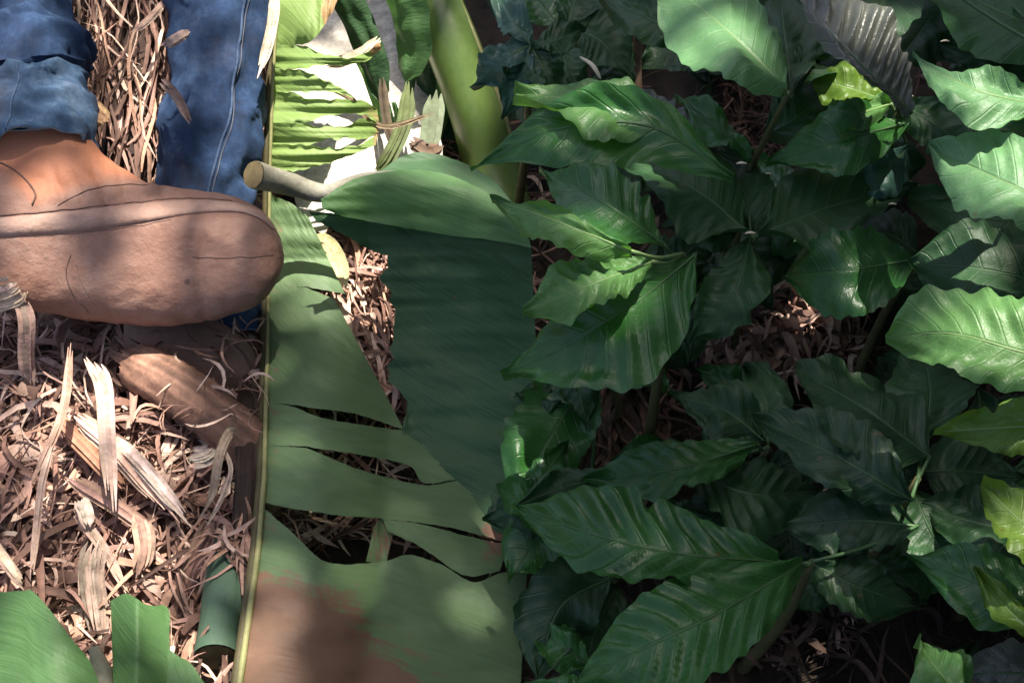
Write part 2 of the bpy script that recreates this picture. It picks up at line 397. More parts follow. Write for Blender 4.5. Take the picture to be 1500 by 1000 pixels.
# ------------------------------------------------------------------ single dry pieces
def strip(name, label, cat, pts, wid, col, nrm=None, curl=.3, n=30, parent=None, group=None, k=None, fray=.10):
    """a split, fibrous strip: parallel slivers of slightly different length and tone in one mesh"""
    mb = MB(); P = resample([q if isinstance(q, Vector) else onground(*q) for q in pts], n)
    k = k or max(3, int(wid/4.5)); ln = sum((P[i+1]-P[i]).length for i in range(n-1))
    fr = []
    for i, p in enumerate(P):
        t = P[min(i+1, n-1)]-P[max(i-1, 0)]; vw = (p-CAM).normalized()
        sd = t.cross(-vw).normalized(); up = sd.cross(t).normalized()
        if up.dot(vw) > 0: up = -up
        fr.append((p, sd, up))
    for j in range(k):
        v = (2*j+1)/k-1+R.gauss(0, .10); a0 = R.uniform(0, fray*(1+abs(v))); a1 = 1-R.uniform(0, fray*(1.3+1.2*abs(v)))
        q = R.uniform(.68, 1.22); cc = tuple(min(.85, x*q*R.uniform(.94, 1.06)) for x in col)
        sp = R.gauss(0, .10); ph = R.uniform(0, 9); pts2 = []; ws = []; ups = Vector()
        m = 16
        for i in range(m):
            u = a0+(a1-a0)*i/(m-1); x = u*(n-1); i0 = min(int(x), n-2); f = x-i0
            p = lerp(fr[i0][0], fr[i0+1][0], f); sd = lerp(fr[i0][1], fr[i0+1][1], f); up = lerp(fr[i0][2], fr[i0+1][2], f)
            wl = wid*FPX_inv(p)*interp([(0, .75), (.2, 1), (.75, .92), (1, .55)], u)
            vv = v+sp*(u-.5)**2*3+.06*noise.noise(V3(u*4, ph, 0))
            pts2.append(p+sd*wl*.5*vv+up*(wl*curl*(vv*vv)+R.uniform(0, .0006)+.0022*noise.noise(V3(u*5, ph, 3))+.004*max(0, abs(u-.5)-.38)*R.choice((0, 6))))
            ws.append(wl/k*1.65*(.15+.85*min(1, 6*min(i, m-1-i)/(m-1))))
            ups += up
        ribbon(mb, pts2, ws, ups.normalized(), cc, R.uniform(-.25, .35))
    so2 = mb.build(name, STRAW, parent)
    return tag(so2, label, cat, group)
def FPX_inv(p): return (p-CAM).dot(FW)/FPX

def sheath(label, pts, wid, col, cup, n=40, var=.75, name='dry_sheath', cat='dry sheath'):
    mb = MB(); P = resample([onground(*q) for q in pts], n); rows = []; cols = []; k = 15; sd0 = R.uniform(0, 50)
    for i, p in enumerate(P):
        u = i/(n-1); t = P[min(i+1, n-1)]-P[max(i-1, 0)]; vw = (p-CAM).normalized(); sd = t.cross(-vw).normalized(); up = sd.cross(t).normalized()
        if up.dot(vw) > 0: up = -up
        wl = wid*FPX_inv(p)*.5*interp([(0, .72), (.08, .92), (.4, 1), (.8, .97), (1, .9)], u); row = []
        for j in range(k+1):
            v = 2*j/k-1; ed = 1+(.07*noise.noise(V3(u*9, v*2, sd0))+.07*noise.noise(V3(u*31, v*2, sd0)) if abs(v) > .8 else 0)
            fr = .05*noise.noise(V3(v*9, sd0, 1))*(1 if i in (0, n-1) else 0)
            row.append(p+sd*wl*v*ed+t.normalized()*fr+up*(wl*cup*(1-v*v)+.0022*noise.noise(V3(u*3, v*7, sd0))+.001*noise.noise(V3(u*8, v*22, sd0))))
            q = 1+var*noise.noise(V3(u*1.6, v*9, sd0))+.3*noise.noise(V3(u*5, v*25, sd0)); cols.append((*[min(.8, c_*q) for c_ in col], 1))
        rows.append(row)
    mb.grid(rows, 0, None, cols); o = mb.build(name, STRAW); o.modifiers.new('thick', 'SOLIDIFY').thickness = .0015; tag(o, label, cat)
sheath('wide curled brown dry sheath slanting below the front boot', [(186, 528, .085), (255, 566, .095), (330, 622, .085), (412, 700, .05)], 78, (.32, .185, .135), .55)
sheath('dark brown strip standing in for shade along the left side of the long leaf rib', [(366, 560, .07), (366, 680, .085), (360, 800, .09), (348, 930, .09), (334, 1040, .085)], 44, (.045, .028, .022), .3)  # dark strip drawn for the shaded ground beside the rib
strip('split_stalk', 'pale split stalk in the sun, widest of the chips', 'stalk piece', [(100, 600, .09), (170, 660, .09), (262, 768, .08)], 26, (.70, .50, .40), curl=-.3)
strip('split_stalk', 'orange brown split stalk lying left of the pale one', 'stalk piece', [(80, 610, .08), (140, 672, .085), (190, 725, .08)], 22, (.42, .22, .14), curl=-.3)
strip('split_stalk', 'white edged stalk piece with a dark shaded underside', 'stalk piece', [(165, 640, .085), (215, 690, .095), (285, 775, .085)], 20, (.62, .50, .45), curl=-.35)
strip('split_stalk', 'long brown stalk piece running under the sunlit chips', 'stalk piece', [(88, 690, .08), (160, 735, .085), (240, 790, .07)], 22, (.36, .235, .185), curl=-.35)
strip('split_stalk', 'slim brown stalk slanting to the tip of the small blade', 'stalk piece', [(105, 745, .09), (150, 800, .08), (195, 880, .06)], 13, (.42, .30, .25), curl=-.35)
strip('dry_ribbon', 'pale ribbon with a wide bow tie top below the boot', 'dry ribbon', [(128, 520, .12), (150, 560, .12), (157, 650, .13), (165, 770, .10)], 20, (.58, .44, .37), curl=-.2)
strip('dry_ribbon', 'thin pale tendril with a hooked upper end beside the rib', 'dry ribbon', [(350, 640, .10), (338, 632, .115), (322, 665, .12), (310, 725, .11), (285, 770, .09)], 12, (.66, .52, .42), curl=-.3)
strip('dry_ribbon', 'second thin tendril looping right beside the hooked one', 'dry ribbon', [(328, 655, .11), (338, 690, .115), (322, 735, .11), (296, 780, .09)], 6, (.62, .48, .40), curl=-.3)
strip('dry_ribbon', 'long thin brown straw crossing the mulch from boot downwards', 'dry ribbon', [(105, 490, .13), (95, 590, .13), (70, 660, .12), (45, 710, .10)], 11, (.48, .33, .26), curl=-.3)
strip('dry_ribbon', 'long straw running down to the round green blade', 'dry ribbon', [(82, 640, .12), (62, 700, .12), (52, 780, .10), (44, 865, .07)], 10, (.52, .39, .32), curl=-.3)
strip('dry_ribbon', 'straw slanting in from the left edge above the round blade', 'dry ribbon', [(-30, 770, .10), (10, 825, .09), (40, 865, .07)], 14, (.52, .40, .32), curl=-.3)
strip('dry_ribbon', 'pale wood chip standing at the left edge under the boot', 'dry ribbon', [(-30, 440, .17), (10, 432, .19), (34, 418, .20)], 45, (.60, .45, .36), curl=-.15)
strip('dry_ribbon', 'pale upright strip hanging below the chip at the left edge', 'dry ribbon', [(28, 425, .19), (38, 470, .17), (38, 530, .13), (45, 570, .10)], 22, (.50, .36, .30), curl=-.2)
strip('dry_ribbon', 'crumpled pale husk in front of the fibre heap', 'dry ribbon', [(145, 790, .10), (135, 830, .09), (140, 880, .07), (150, 960, .04)], 36, (.56, .44, .38), curl=-.3)
strip('dry_ribbon', 'brown upright husk strip right of the pale crumpled husk', 'dry ribbon', [(205, 750, .09), (212, 800, .085), (200, 850, .07)], 26, (.40, .27, .22), curl=-.3)
strip('dry_ribbon', 'wrinkled reddish strip leaning on the green stalk', 'dry ribbon', [(322, 745, .09), (298, 800, .08), (275, 860, .06), (272, 940, .03)], 34, (.32, .19, .15), curl=-.35)
strip('dry_ribbon', 'white bleached flake beside the hooked tendril', 'dry ribbon', [(275, 672, .09), (300, 668, .095), (318, 655, .10)], 24, (.60, .50, .42), curl=-.2)
strip('dry_ribbon', 'white bleached flake at the lower end of the chips', 'dry ribbon', [(115, 730, .10), (125, 748, .10), (130, 775, .09)], 20, (.60, .49, .42), curl=-.2)
strip('dry_ribbon', 'pale cream strip along the right edge of the jeans', 'dry ribbon', [PD(404, -20, 1.36), PD(400, 30, 1.36), PD(390, 75, 1.36), PD(374, 122, 1.355)], 14, (.72, .64, .52), curl=-.2)
strip('dry_ribbon', 'thin straw crossing the stump towards the rear leg', 'dry ribbon', [PD(248, -5, 1.40), PD(222, 25, 1.39), PD(190, 52, 1.39)], 9, (.52, .37, .30), curl=-.2)
strip('dry_ribbon', 'yellow dry scrap on the stump just above the front boot', 'dry ribbon', [PD(125, 152, 1.36), PD(142, 165, 1.36), PD(158, 182, 1.36)], 26, (.62, .42, .24), curl=-.2)
strip('dry_ribbon', 'curled pale scrap sticking to the side of the rear leg', 'dry ribbon', [PD(235, 72, 1.31), PD(262, 55, 1.30), PD(278, 46, 1.31)], 12, (.48, .38, .33), curl=-.3)
strip('dry_ribbon', 'brown dry scrap hanging on the inner side of the rear leg', 'dry ribbon', [PD(236, 120, 1.33), PD(258, 140, 1.31), PD(282, 185, 1.31)], 14, (.24, .17, .145), curl=-.3)

# ------------------------------------------------------------------ person
PERSON = empty('person', PH(180, 520, 0), 'person in blue jeans and dusty brown boots stepping through the mulch', 'person')
def loft(mb, sta, seg=40, sec=None, mi=0, col=None):
    """sta: (centre Vector, half width in image, half depth, [power])  sections in the plane of camera right/forward or given axes"""
    rows = []; n = len(sta)
    for i, (c, hw, hd, ax) in enumerate(sta):
        a, b = ax; rows.append([c+a*(math.cos(2*PI*k/seg)*hw)+b*(math.sin(2*PI*k/seg)*hd) for k in range(seg)])
    mb.grid(rows, mi, None, col, True); return rows
def legpath(sts, n, folds, seed):
    """stations (px, py, hw px, depth) -> rows with creases"""
    C = [PD(q[0], q[1], q[3]) for q in sts]; C2 = resample(C, n)
    W = resample([Vector((q[2]*q[3]/FPX, 0, 0)) for q in sts], n); rows = []
    seg = 56
    for i, c in enumerate(C2):
        t = (C2[min(i+1, n-1)]-C2[max(i-1, 0)]).normalized()
        a = RT - t*RT.dot(t); a.normalize(); b = t.cross(a).normalized()
        if b.dot(FW) < 0: b = -b
        r = W[i].x; row = []
        for k in range(seg):
            th = 2*PI*k/seg; ca, sa = math.cos(th), math.sin(th)
            d = V3(ca*1.1, i*.05*folds*2.2, sa*1.1+seed)
            cr = noise.noise(d)*.11 + (.5-abs(noise.noise(V3(ca*1.3+i*.045, i*.075-ca*.8, sa*1.3+seed*2))))*.36-.12 + (.5-abs(noise.noise(V3(ca*2.2-i*.05, i*.11+sa, sa*2+seed*3))))*.16-.05
            cr += .05*folds*math.sin(i*.55*folds+2.5*ca+seed)*noise.noise(V3(i*.08, ca, seed))
            rr = r*(1+cr); row.append(c+a*(ca*rr)+b*(sa*rr*.92))
        rows.append(row)
    return rows
jm = MB()
KN1 = [(5, -230, 92, 1.46), (15, -90, 84, 1.40), (22, 0, 80, 1.36), (30, 50, 90, 1.335), (33, 80, 98, 1.32), (36, 100, 92, 1.31), (40, 118, 78, 1.308), (46, 150, 62, 1.302), (50, 190, 58, 1.288), (52, 222, 58, 1.274)]
KN2 = [(332, -230, 92, 1.44), (326, -90, 84, 1.42), (324, 0, 81, 1.41), (318, 90, 70, 1.40), (312, 190, 73, 1.395), (302, 280, 70, 1.39), (308, 400, 68, 1.385), (318, 492, 66, 1.38)]
hip = (PD(5, -230, 1.46)+PD(332, -230, 1.44))/2+V3(0, .12, .36)
r1 = legpath(KN1, 90, 1.5, 3.0); r2 = legpath(KN2, 110, 1.0, 9.0)
def addleg(rows, side):
    top = rows[0]; c = sum(top, Vector())/len(top); up = []
    tgt = hip+V3(.085*side, 0, 0)
    for u in (1, .75, .5, .25):
        cc = lerp(c, tgt, u)+V3(0, 0, .03*math.sin(PI*u)); k = 1+.35*u
        up.append([cc+(p-c)*k for p in top])
    jm.grid(up+rows, 0, None, None, True)
    # turned-in hem so that the leg has a thickness
    bot = rows[-1]; cb = sum(bot, Vector())/len(bot)
    d = (sum(rows[-4], Vector())/len(bot)-cb).normalized()
    jm.grid([bot, [cb+(p-cb)*.97-d*.001 for p in bot], [cb+(p-cb)*.93+d*.002 for p in bot], [cb+(p-cb)*.90+d*.05 for p in bot]], 1, None, None, True)
addleg(r1, -1); addleg(r2, 1)
seat = []
for z, a, b in ((-.10, .16, .12), (0, .185, .135), (.08, .18, .13), (.16, .16, .115), (.20, .15, .11)):
    seat.append([hip+V3(math.cos(2*PI*k/40)*a, math.sin(2*PI*k/40)*b, z) for k in range(40)])
jm.grid(seat, 0, None, None, True)
jeans = jm.build('jeans', [DENIM, LINING], PERSON)
def rowcurve(rows, i0, i1, f, off=1.012):
    out = []
    for i in range(i0, i1):
        row = rows[i]; c = sum(row, Vector())/len(row); x = f((i-i0)/(i1-i0))*len(row)/(2*PI); k = int(math.floor(x)); u = x-k
        p = lerp(row[k % len(row)], row[(k+1) % len(row)], u); out.append(c+(p-c)*off)
    return out
sm = MB(); c = rowcurve(r2, 30, 110, lambda u: -PI/2+.45+.25*math.sin(u*4+.8)-.25*u); sm.tube(c, .0016, 6)
sm.build('seam', SEAM, jeans)
sm = MB(); c1 = rowcurve(r2, 30, 110, lambda u: -PI/2+.53+.25*math.sin(u*4+.8)-.25*u, 1.008); sm.tube(c1, .0006, 5)
sm.build('stitching', THREAD, jeans)
# turned up cuff of the front leg
rc = legpath([(42, 126, 84, 1.306), (47, 155, 88, 1.300), (51, 195, 90, 1.286), (53, 232, 86, 1.272)], 40, .6, 5.0)
c0 = sum(rc[0], Vector())/56; c1 = sum(rc[-1], Vector())/56; dn = (c1-c0).normalized()
sm = MB(); sm.grid([[c0+(p-c0)*.80+dn*.004 for p in rc[0]], [c0+(p-c0)*.93-dn*.0015 for p in rc[0]], [c0+(p-c0)*.99-dn*.001 for p in rc[0]]], 1, None, None, True)
sm.grid([[c0+(p-c0)*.99-dn*.001 for p in rc[0]]]+rc+[[c1+(p-c1)*.985+dn*.0015 for p in rc[-1]]], 0, None, None, True)
sm.grid([[c1+(p-c1)*.985+dn*.0015 for p in rc[-1]], [c1+(p-c1)*.94+dn*.001 for p in rc[-1]], [c1+(p-c1)*.78-dn*.02 for p in rc[-1]]], 1, None, None, True)
cuff = sm.build('cuff', [DENIM_L, LINING], jeans)
sm = MB(); sm.tube(rowcurve(rc, 0, 40, lambda u: -PI/2+.12-.35*u*u, 1.008), .0012, 6); sm.build('seam', SEAM, cuff)
# front boot, toe to the right
BD = 1.265
OUT = [(-70, 268, 430), (-30, 240, 446), (30, 232, 452), (90, 238, 462), (150, 252, 471), (210, 266, 476), (260, 275, 476), (300, 280, 471), (335, 286, 463), (360, 294, 454), (382, 307, 441), (398, 324, 425), (408, 342, 408), (414, 362, 392), (416, 374, 383)]
bm = MB(); BR = []; seg = 48; tc = []
CR = resample([V3(*q) for q in OUT], 64)
def bsec(q, k, seg):
    x, yt, yb = q; cy = (yt+yb)/2; hh = (yb-yt)/2*BD/FPX
    th = 2*PI*k/seg; ca, sa = math.cos(th), math.sin(th)
    p = 2.5; r = (abs(ca)**p+abs(sa)**p)**(-1/p)
    up = r*ca; dp = -r*sa                                              # dp<0 faces the camera for sa>0
    hd = .050*min(1, (hh/.055)**.75)
    d = dp*hd
    if dp < 0: d *= .80 if up < .45 else .80*(1-.45*sstep(.45, 1.0, up))  # upper part slopes back like a vamp
    y = cy - up*(yb-yt)/2
    lump = .0025*noise.noise(V3(x*.012, up*1.5, dp*1.5))
    return PD(x, y, BD+d+lump+.0003*(x-200)*.2)
for q in CR: BR.append([bsec(q, k, seg) for k in range(seg)])
col = []
for q in CR:
    for k in range(seg):
        th = 2*PI*k/seg; up = math.cos(th)
        col.append((1, 1, 1, 1))
bm.grid(BR, 0, None, None, True)
for i in (0, -1):
    row = BR[i]; cen = sum(row, Vector())/len(row); o = len(bm.v); bm.add(row+[cen], [(k, (k+1) % seg, seg) for k in range(seg)])
# ankle shaft going up into the cuff
sh = [(118, 300, 132, 1.28), (98, 268, 116, 1.28), (72, 236, 94, 1.278), (56, 205, 80, 1.278), (44, 150, 64, 1.285)]
SH = []
P_ = resample([PD(a, b, d) for a, b, c_, d in sh], 20); W_ = resample([V3(c_*d/FPX, 0, 0) for a, b, c_, d in sh], 20)
for c, w_ in zip(P_, W_): SH.append([c+RT*(math.cos(2*PI*k/32)*w_.x)+(FW*.8-UP*.1)*(math.sin(2*PI*k/32)*w_.x*.72) for k in range(32)])
bm.grid(SH, 0, None, None, True)
for row in (SH[0], SH[-1]):
    cen = sum(row, Vector())/len(row); bm.add(row+[cen], [(k, (k+1) % 32, 32) for k in range(32)])
boot = bm.build('boot', BOOTM, PERSON)
def fuse(o, vox, it):
    m = o.modifiers.new('fuse', 'REMESH'); m.mode = 'VOXEL'; m.voxel_size = vox; m.use_smooth_shade = True
    s = o.modifiers.new('relax', 'SMOOTH'); s.iterations = it; s.factor = .5
    dg = bpy.context.evaluated_depsgraph_get(); me = D.meshes.new_from_object(o.evaluated_get(dg)); o.modifiers.clear(); o.data = me
    return me
me = fuse(boot, .0028, 7)
if not me.materials: me.materials.append(BOOTM)
ca = me.attributes.new('tint', 'FLOAT_COLOR', 'POINT')
def topix(p):
    d = p-CAM; z = d.dot(FW); return 750+d.dot(RT)/z*FPX, 500-d.dot(UP)/z*FPX
vals = []
nrm_ = [v.normal.copy() for v in me.vertices]
for v, nn in zip(me.vertices, nrm_):
    p = v.co; x, y = topix(boot.matrix_world @ p); d = .0022*noise.noise(p*24)+.0011*noise.noise(p*70)
    cz = sum(math.exp(-((x-(x0+.35*(y-280)+6*noise.noise(V3(y*.03, x0, 0))))/4.5)**2)*w_ for x0, w_ in ((88, .0022), (116, .0028), (150, .0024), (182, .0016), (236, .0012)))
    d -= cz*sstep(235, 262, y)*(1-sstep(292, 316, y))
    d -= .0014*math.exp(-((x-292-.2*(y-400)**2*.01)/5)**2)*sstep(330, 360, y)
    v.co = p+nn*d
me.update()
for v in me.vertices:                       # rust-orange leather of the ankle part, running down to a stitched edge on the vamp
    p = boot.matrix_world @ v.co; x, y = topix(p)
    edge = interp([(-100, 250), (0, 252), (50, 300), (60, 305), (90, 285), (150, 285), (200, 272), (260, 276), (500, 276)], x)
    e2 = interp([(-100, 240), (0, 246), (50, 292), (110, 276), (170, 262), (240, 256), (500, 240)], x)
    k = (1-sstep(-14, 16, y-e2+10*noise.noise(p*40)))*(1-sstep(190, 250, x))
    vals += [k, k, k, 1]
ca.data.foreach_set('color', vals)
boot['label'] = 'dusty brown boot raised in front, toe pointing right'
def boot_line(ups, r, name, mat, x0=0, x1=64, off=0.0, step=1, both=False):
    out = []
    for i in range(x0, x1, step):
        q = CR[i]; k = ups(i/63); out.append(bsec(q, k, seg)+(-FW*.6+UP*.3)*off)
    m = MB(); m.tube(out, r, 8); return m.build(name, mat, boot)
dg = bpy.context.evaluated_depsgraph_get(); dg.update()
def hit(x, y, lift=.0008):
    r = ray(x, y).normalized(); inv = boot.matrix_world.inverted()
    ok, loc, nr, fi = boot.ray_cast(inv @ CAM, (inv.to_3x3() @ r).normalized())
    return (boot.matrix_world @ loc)-r*lift if ok else PD(x, y, BD-.02)
def bline(pts, r, mat, name='stitching', lift=.0004, n=40):
    r *= .62; m = MB(); m.tube([hit(q.x, q.y+2.2*noise.noise(V3(q.x*.05, 3, 1)), lift) for q in resample([V3(*q, 0) for q in pts], n)], r, 6); return m.build(name, mat, boot)
up_ = resample([V3(*q, 0) for q in [(-60, 322), (0, 318), (100, 309), (200, 298), (280, 292), (345, 297), (380, 309), (402, 332)]], 60)
lo_ = resample([V3(*q, 0) for q in [(-60, 352), (0, 347), (100, 341), (200, 328), (280, 314), (345, 311), (378, 320), (401, 337)]], 60)
m = MB(); m.grid([[hit(lerp(a, b_, v).x, lerp(a, b_, v).y, .0052*max(0, math.sin(PI*v))**.5-.0006) for v in (0, .08, .25, .5, .75, .92, 1)] for a, b_ in zip(up_, lo_)]); m.build('welt', WELT, boot)
bline([(-60, 320), (0, 316), (100, 307), (200, 296), (280, 290), (340, 294)], .0009, DARKSEAM)
bline([(-60, 354), (0, 349), (100, 343), (200, 331), (250, 322)], .0007, DARKSEAM, lift=-.0001)
bline([(282, 376), (320, 378), (360, 377), (400, 374)], .0008, DARKSEAM, lift=0)
bline([(104, 372), (97, 400), (106, 428), (130, 458)], .0010, DARKSEAM, lift=-.0002)
bline([(112, 385), (118, 412), (136, 445)], .0005, DARKSEAM, lift=-.0002)
bline([(85, 302), (115, 284), (160, 272), (215, 270)], .0008, DARKSEAM)
m = MB(); c_ = hit(274, 412, .0003); m.add([c_]+[c_+RT*.0028*math.cos(k*.9)+UP*.0024*math.sin(k*.9) for k in range(7)], [(0, k+1, (k+1) % 7+1) for k in range(7)]); m.build('scuff_hole', DARKSEAM, boot)
m = MB(); cv = []
for (x, y) in ((-20, 232), (5, 240), (25, 252), (42, 268), (52, 285), (47, 300)):
    cv.append(V3(x, y, 0))
m.tube([hit(q.x, q.y) for q in resample(cv, 24)], .0009, 6); m.build('overlay_edge', DARKSEAM, boot)


# rear boot, under the sheath
mulb = MB()
bm = MB()
PT = resample([PH(215, 500, .085), PH(275, 525, .085), PH(335, 545, .08), PH(396, 570, .06)], 28)
rows = []
for i, p in enumerate(PT):
    u = i/27; t = (PT[min(i+1, 27)]-PT[max(i-1, 0)]).normalized(); sd = t.cross(V3(0, 0, 1)).normalized()
    hw = .048*(math.sin(PI*min(1, .12+u*.88)**.8))**.45 if u < .999 else .004
    hz = .058*(1-.35*u)*(1 if u < .85 else math.sqrt(max(.02, 1-((u-.85)/.15)**2)))
    hw *= (1 if u < .85 else math.sqrt(max(.02, 1-((u-.85)/.15)**2)))
    rows.append([p+sd*(math.copysign(abs(math.cos(2*PI*k/32))**.8, math.cos(2*PI*k/32))*hw)+V3(0, 0, 1)*(math.sin(2*PI*k/32)*hz) for k in range(32)])
bm.grid(rows, 0, None, None, True)
for row in (rows[0], rows[-1]):
    cen = sum(row, Vector())/32; bm.add(row+[cen], [(k, (k+1) % 32, 32) for k in range(32)])
rows = []
for a, b, c_, d in ((300, 560, 58, 1.40), (305, 520, 58, 1.39), (310, 470, 55, 1.385), (312, 420, 52, 1.385)):
    c = PD(a, b, d); rows.append([c+RT*(math.cos(2*PI*k/32)*c_*d/FPX)+(FW*.8)*(math.sin(2*PI*k/32)*c_*d/FPX*.85) for k in range(32)])
bm.grid(rows, 0, None, None, True)
for row in (rows[0], rows[-1]):
    cen = sum(row, Vector())/32; bm.add(row+[cen], [(k, (k+1) % 32, 32) for k in range(32)])
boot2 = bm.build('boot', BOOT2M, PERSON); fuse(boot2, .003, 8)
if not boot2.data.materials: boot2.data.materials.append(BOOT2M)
for q_ in range(95):
    fibre(mulb, PH(R.uniform(215, 385), R.uniform(470, 625), R.choice((.10, .115, .13, .14))), V3(R.gauss(0, .5), R.gauss(.2, .5), R.gauss(0, .12)).normalized(), R.uniform(.015, .06), R.uniform(.001, .004), pick(), .3, .008)
tag(mulb.build('dry_mulch', STRAW), 'dry fibres scattered over the half buried boot', 'mulch', kind='stuff')
boot2['label'] = 'grey brown boot half hidden under the dry sheath'
dg = bpy.context.evaluated_depsgraph_get(); dg.update()
def hit2(x, y):
    r = ray(x, y).normalized(); inv = boot2.matrix_world.inverted()
    ok, loc, nr, fi = boot2.ray_cast(inv @ CAM, (inv.to_3x3() @ r).normalized())
    return (boot2.matrix_world @ loc)-r*.0008 if ok else None
m = MB(); q = [hit2(v.x, v.y) for v in resample([V3(345, 505, 0), V3(362, 525, 0), V3(368, 550, 0), V3(355, 585, 0)], 16)]; q = [z for z in q if z]
if len(q) > 3: m.tube(q, .0013, 6); m.build('stitching', DARKSEAM, boot2)

# ------------------------------------------------------------------ banana leaf patches
def patch(mb, top, bot, hf, mi=0, nu=40, nv=22, dead=None, wav=.004, wob=0, rag=1.5, v0=0, t0=0):
    """blade lobe between two polylines (pixel points, inner end first); hf(px,py)->height"""
    T = resample([V3(*q, 0) for q in top], nu); B = resample([V3(*q, 0) for q in bot], nu); rows = []; at = []
    for j in range(nv):
        v = j/(nv-1); row = []
        for i in range(nu):
            u = i/(nu-1); q = T[i]*(1-v)+B[i]*v
            if wob: q.x += wob*(1-u)**3*(noise.noise(V3(q.y*.016, 1, 7))+.4*noise.noise(V3(q.y*.06, 1, 7)))
            ed = .9*noise.noise(V3(q.x*.09, q.y*.09, 2))*rag*(1 if j in (0, nv-1) or i == nu-1 else 0)
            h = hf(q.x, q.y)+wav*noise.noise(V3(q.x*.012, q.y*.03, 5))+.5*wav*noise.noise(V3(q.x*.006, q.y*.10, 8))+.2*wav*noise.noise(V3(q.x*.01, q.y*.3, 1))
            row.append(PH(q.x, q.y+ed, h)); at.append((q.y/1000+t0-.12*u, u, dead(q.x, q.y) if dead else 0))
        rows.append(row)
    mb.grid(rows, mi, at)

LEAF1 = empty('banana_leaf', PH(395, 500, .1), 'long torn banana leaf, its straight rib running from top to bottom beside the boot', 'banana leaf')
def ribx(y): return interp([(-200, 416), (0, 408), (130, 400), (260, 396), (500, 393), (700, 388), (800, 380), (900, 366), (1000, 352), (1200, 320)], y)
def ribh(y): return interp([(-200, .36), (0, .30), (200, .20), (380, .105), (600, .10), (800, .11), (1000, .12), (1200, .12)], y)
def h1(px, py):
    d = max(0, px-ribx(py)); return ribh(py) + .020*math.sin(min(1, d/180)*PI) - .00018*d + .000000*d*d
def dead1(px, py):
    a = sstep(780, 900, py)*(1-sstep(110, 400, px-ribx(py)+ (1000-py)*.9)); b = sstep(930, 1010, py)*(1-sstep(560, 680, px))
    c = sstep(690, 725, px)*sstep(725, 760, py)*(1-sstep(800, 850, py))*.75
    d = sstep(620, 690, px)*(1-sstep(690, 720, py))*sstep(600, 690, py)*.35
    e = sstep(485, 510, px)*sstep(340, 360, py)*(1-sstep(430, 445, py))*.7
    f = (1-sstep(405, 425, px))*.30*sstep(280, 320, py)
    return max(a, b, c, d, e, f)
rx = ribx
b = MB()
lobes = [
 ([(rx(285), 285), (425, 297), (452, 318)], [(rx(416), 416), (445, 420), (506, 431)]),
 ([(rx(416), 416), (425, 418), (445, 421), (462, 427), (490, 438)], [(rx(590), 590), (425, 592), (455, 597), (520, 606), (592, 629)]),
 ([(rx(590), 590), (425, 594), (470, 611), (530, 622), (592, 631), (640, 645), (684, 668)], [(rx(653), 653), (440, 653), (475, 658), (540, 668), (600, 682), (622, 707), (684, 699)]),
 ([(rx(653), 653), (430, 654), (455, 658), (490, 673), (545, 693), (622, 710), (690, 703), (752, 722)], [(rx(735), 735), (420, 743), (450, 748), (500, 755), (560, 759), (640, 769), (700, 782), (748, 796)]),
 ([(560, 759), (620, 768), (690, 786), (744, 797)], [(568, 778), (620, 803), (680, 842), (732, 836)]),
]
for t, q in lobes: patch(b, t, q, h1, dead=dead1, nu=60)
patch(b, [(rx(742), 742), (430, 781), (480, 823), (560, 822), (600, 812), (650, 828), (692, 852), (735, 838), (772, 836)],
         [(rx(1120), 1120), (450, 1120), (500, 1120), (560, 1120), (600, 1110), (650, 1100), (690, 1080), (725, 1060), (760, 1050)], h1, dead=dead1, nu=70, nv=40)
patch(b, [(548, 770), (562, 756), (584, 748)], [(536, 822), (550, 824), (566, 822)], lambda x, y: h1(x, y)-.004, dead=lambda x, y: .42, nv=12, nu=12)
blade = b.build('blade', BAN, LEAF1)
b = MB()
lob2 = [
 ([(rx(-160), -160), (440, -160), (470, -150), (500, -130), (520, -100)], [(rx(66), 66), (435, 66), (458, 58), (486, 20), (506, -30)]),
 ([(rx(66), 66), (435, 67), (455, 70), (475, 80), (520, 84), (556, 62)], [(rx(101), 101), (440, 101), (465, 97), (490, 95), (530, 92), (560, 72)]),
 ([(rx(101), 101), (435, 102), (452, 105), (468, 114), (482, 120)], [(rx(135), 135), (440, 135), (460, 134), (490, 135), (520, 142)]),
 ([(rx(135), 135), (430, 136), (450, 144), (490, 146), (530, 148), (552, 158)], [(rx(179), 179), (445, 180), (466, 174), (500, 168), (532, 168), (556, 182)]),
 ([(rx(179), 179), (448, 181), (468, 185), (505, 184), (532, 174), (556, 184)], [(rx(211), 211), (455, 212), (474, 206), (505, 203), (535, 203), (554, 197)]),
 ([(rx(211), 211), (455, 213), (478, 216), (515, 215), (538, 207), (554, 198)], [(rx(256), 256), (420, 251), (455, 246), (490, 236), (525, 224), (550, 212)]),
]
def dead2(px, py): return .8*sstep(455, 490, px)*(1-sstep(40, 85, py)) + .55*sstep(520, 556, px)
for t, q in lob2: patch(b, t, q, h1, dead=dead2, nv=14, nu=60, rag=4.5, wav=.007)
bo = b.build('blade', BAN_Y, LEAF1); bo['label'] = 'pale yellow green upper blade with slits'
m = MB(); ys_ = [-200+1400*i/70 for i in range(71)]
m.tube([PH(ribx(y)-1, y, ribh(y)+.004) for y in ys_], [.0019+.0011*sstep(300, 1000, y)+.0003*noise.noise(V3(y*.02, 0, 0)) for y in ys_], 10)
m.build('midrib', RIB, LEAF1)
m = MB(); m.tube([PH(ribx(y)-7, y, ribh(y)-.003) for y in ys_], [.0034+.001*sstep(300, 1000, y) for y in ys_], 8)
m.build('rib_edge', RIB_DK, LEAF1)

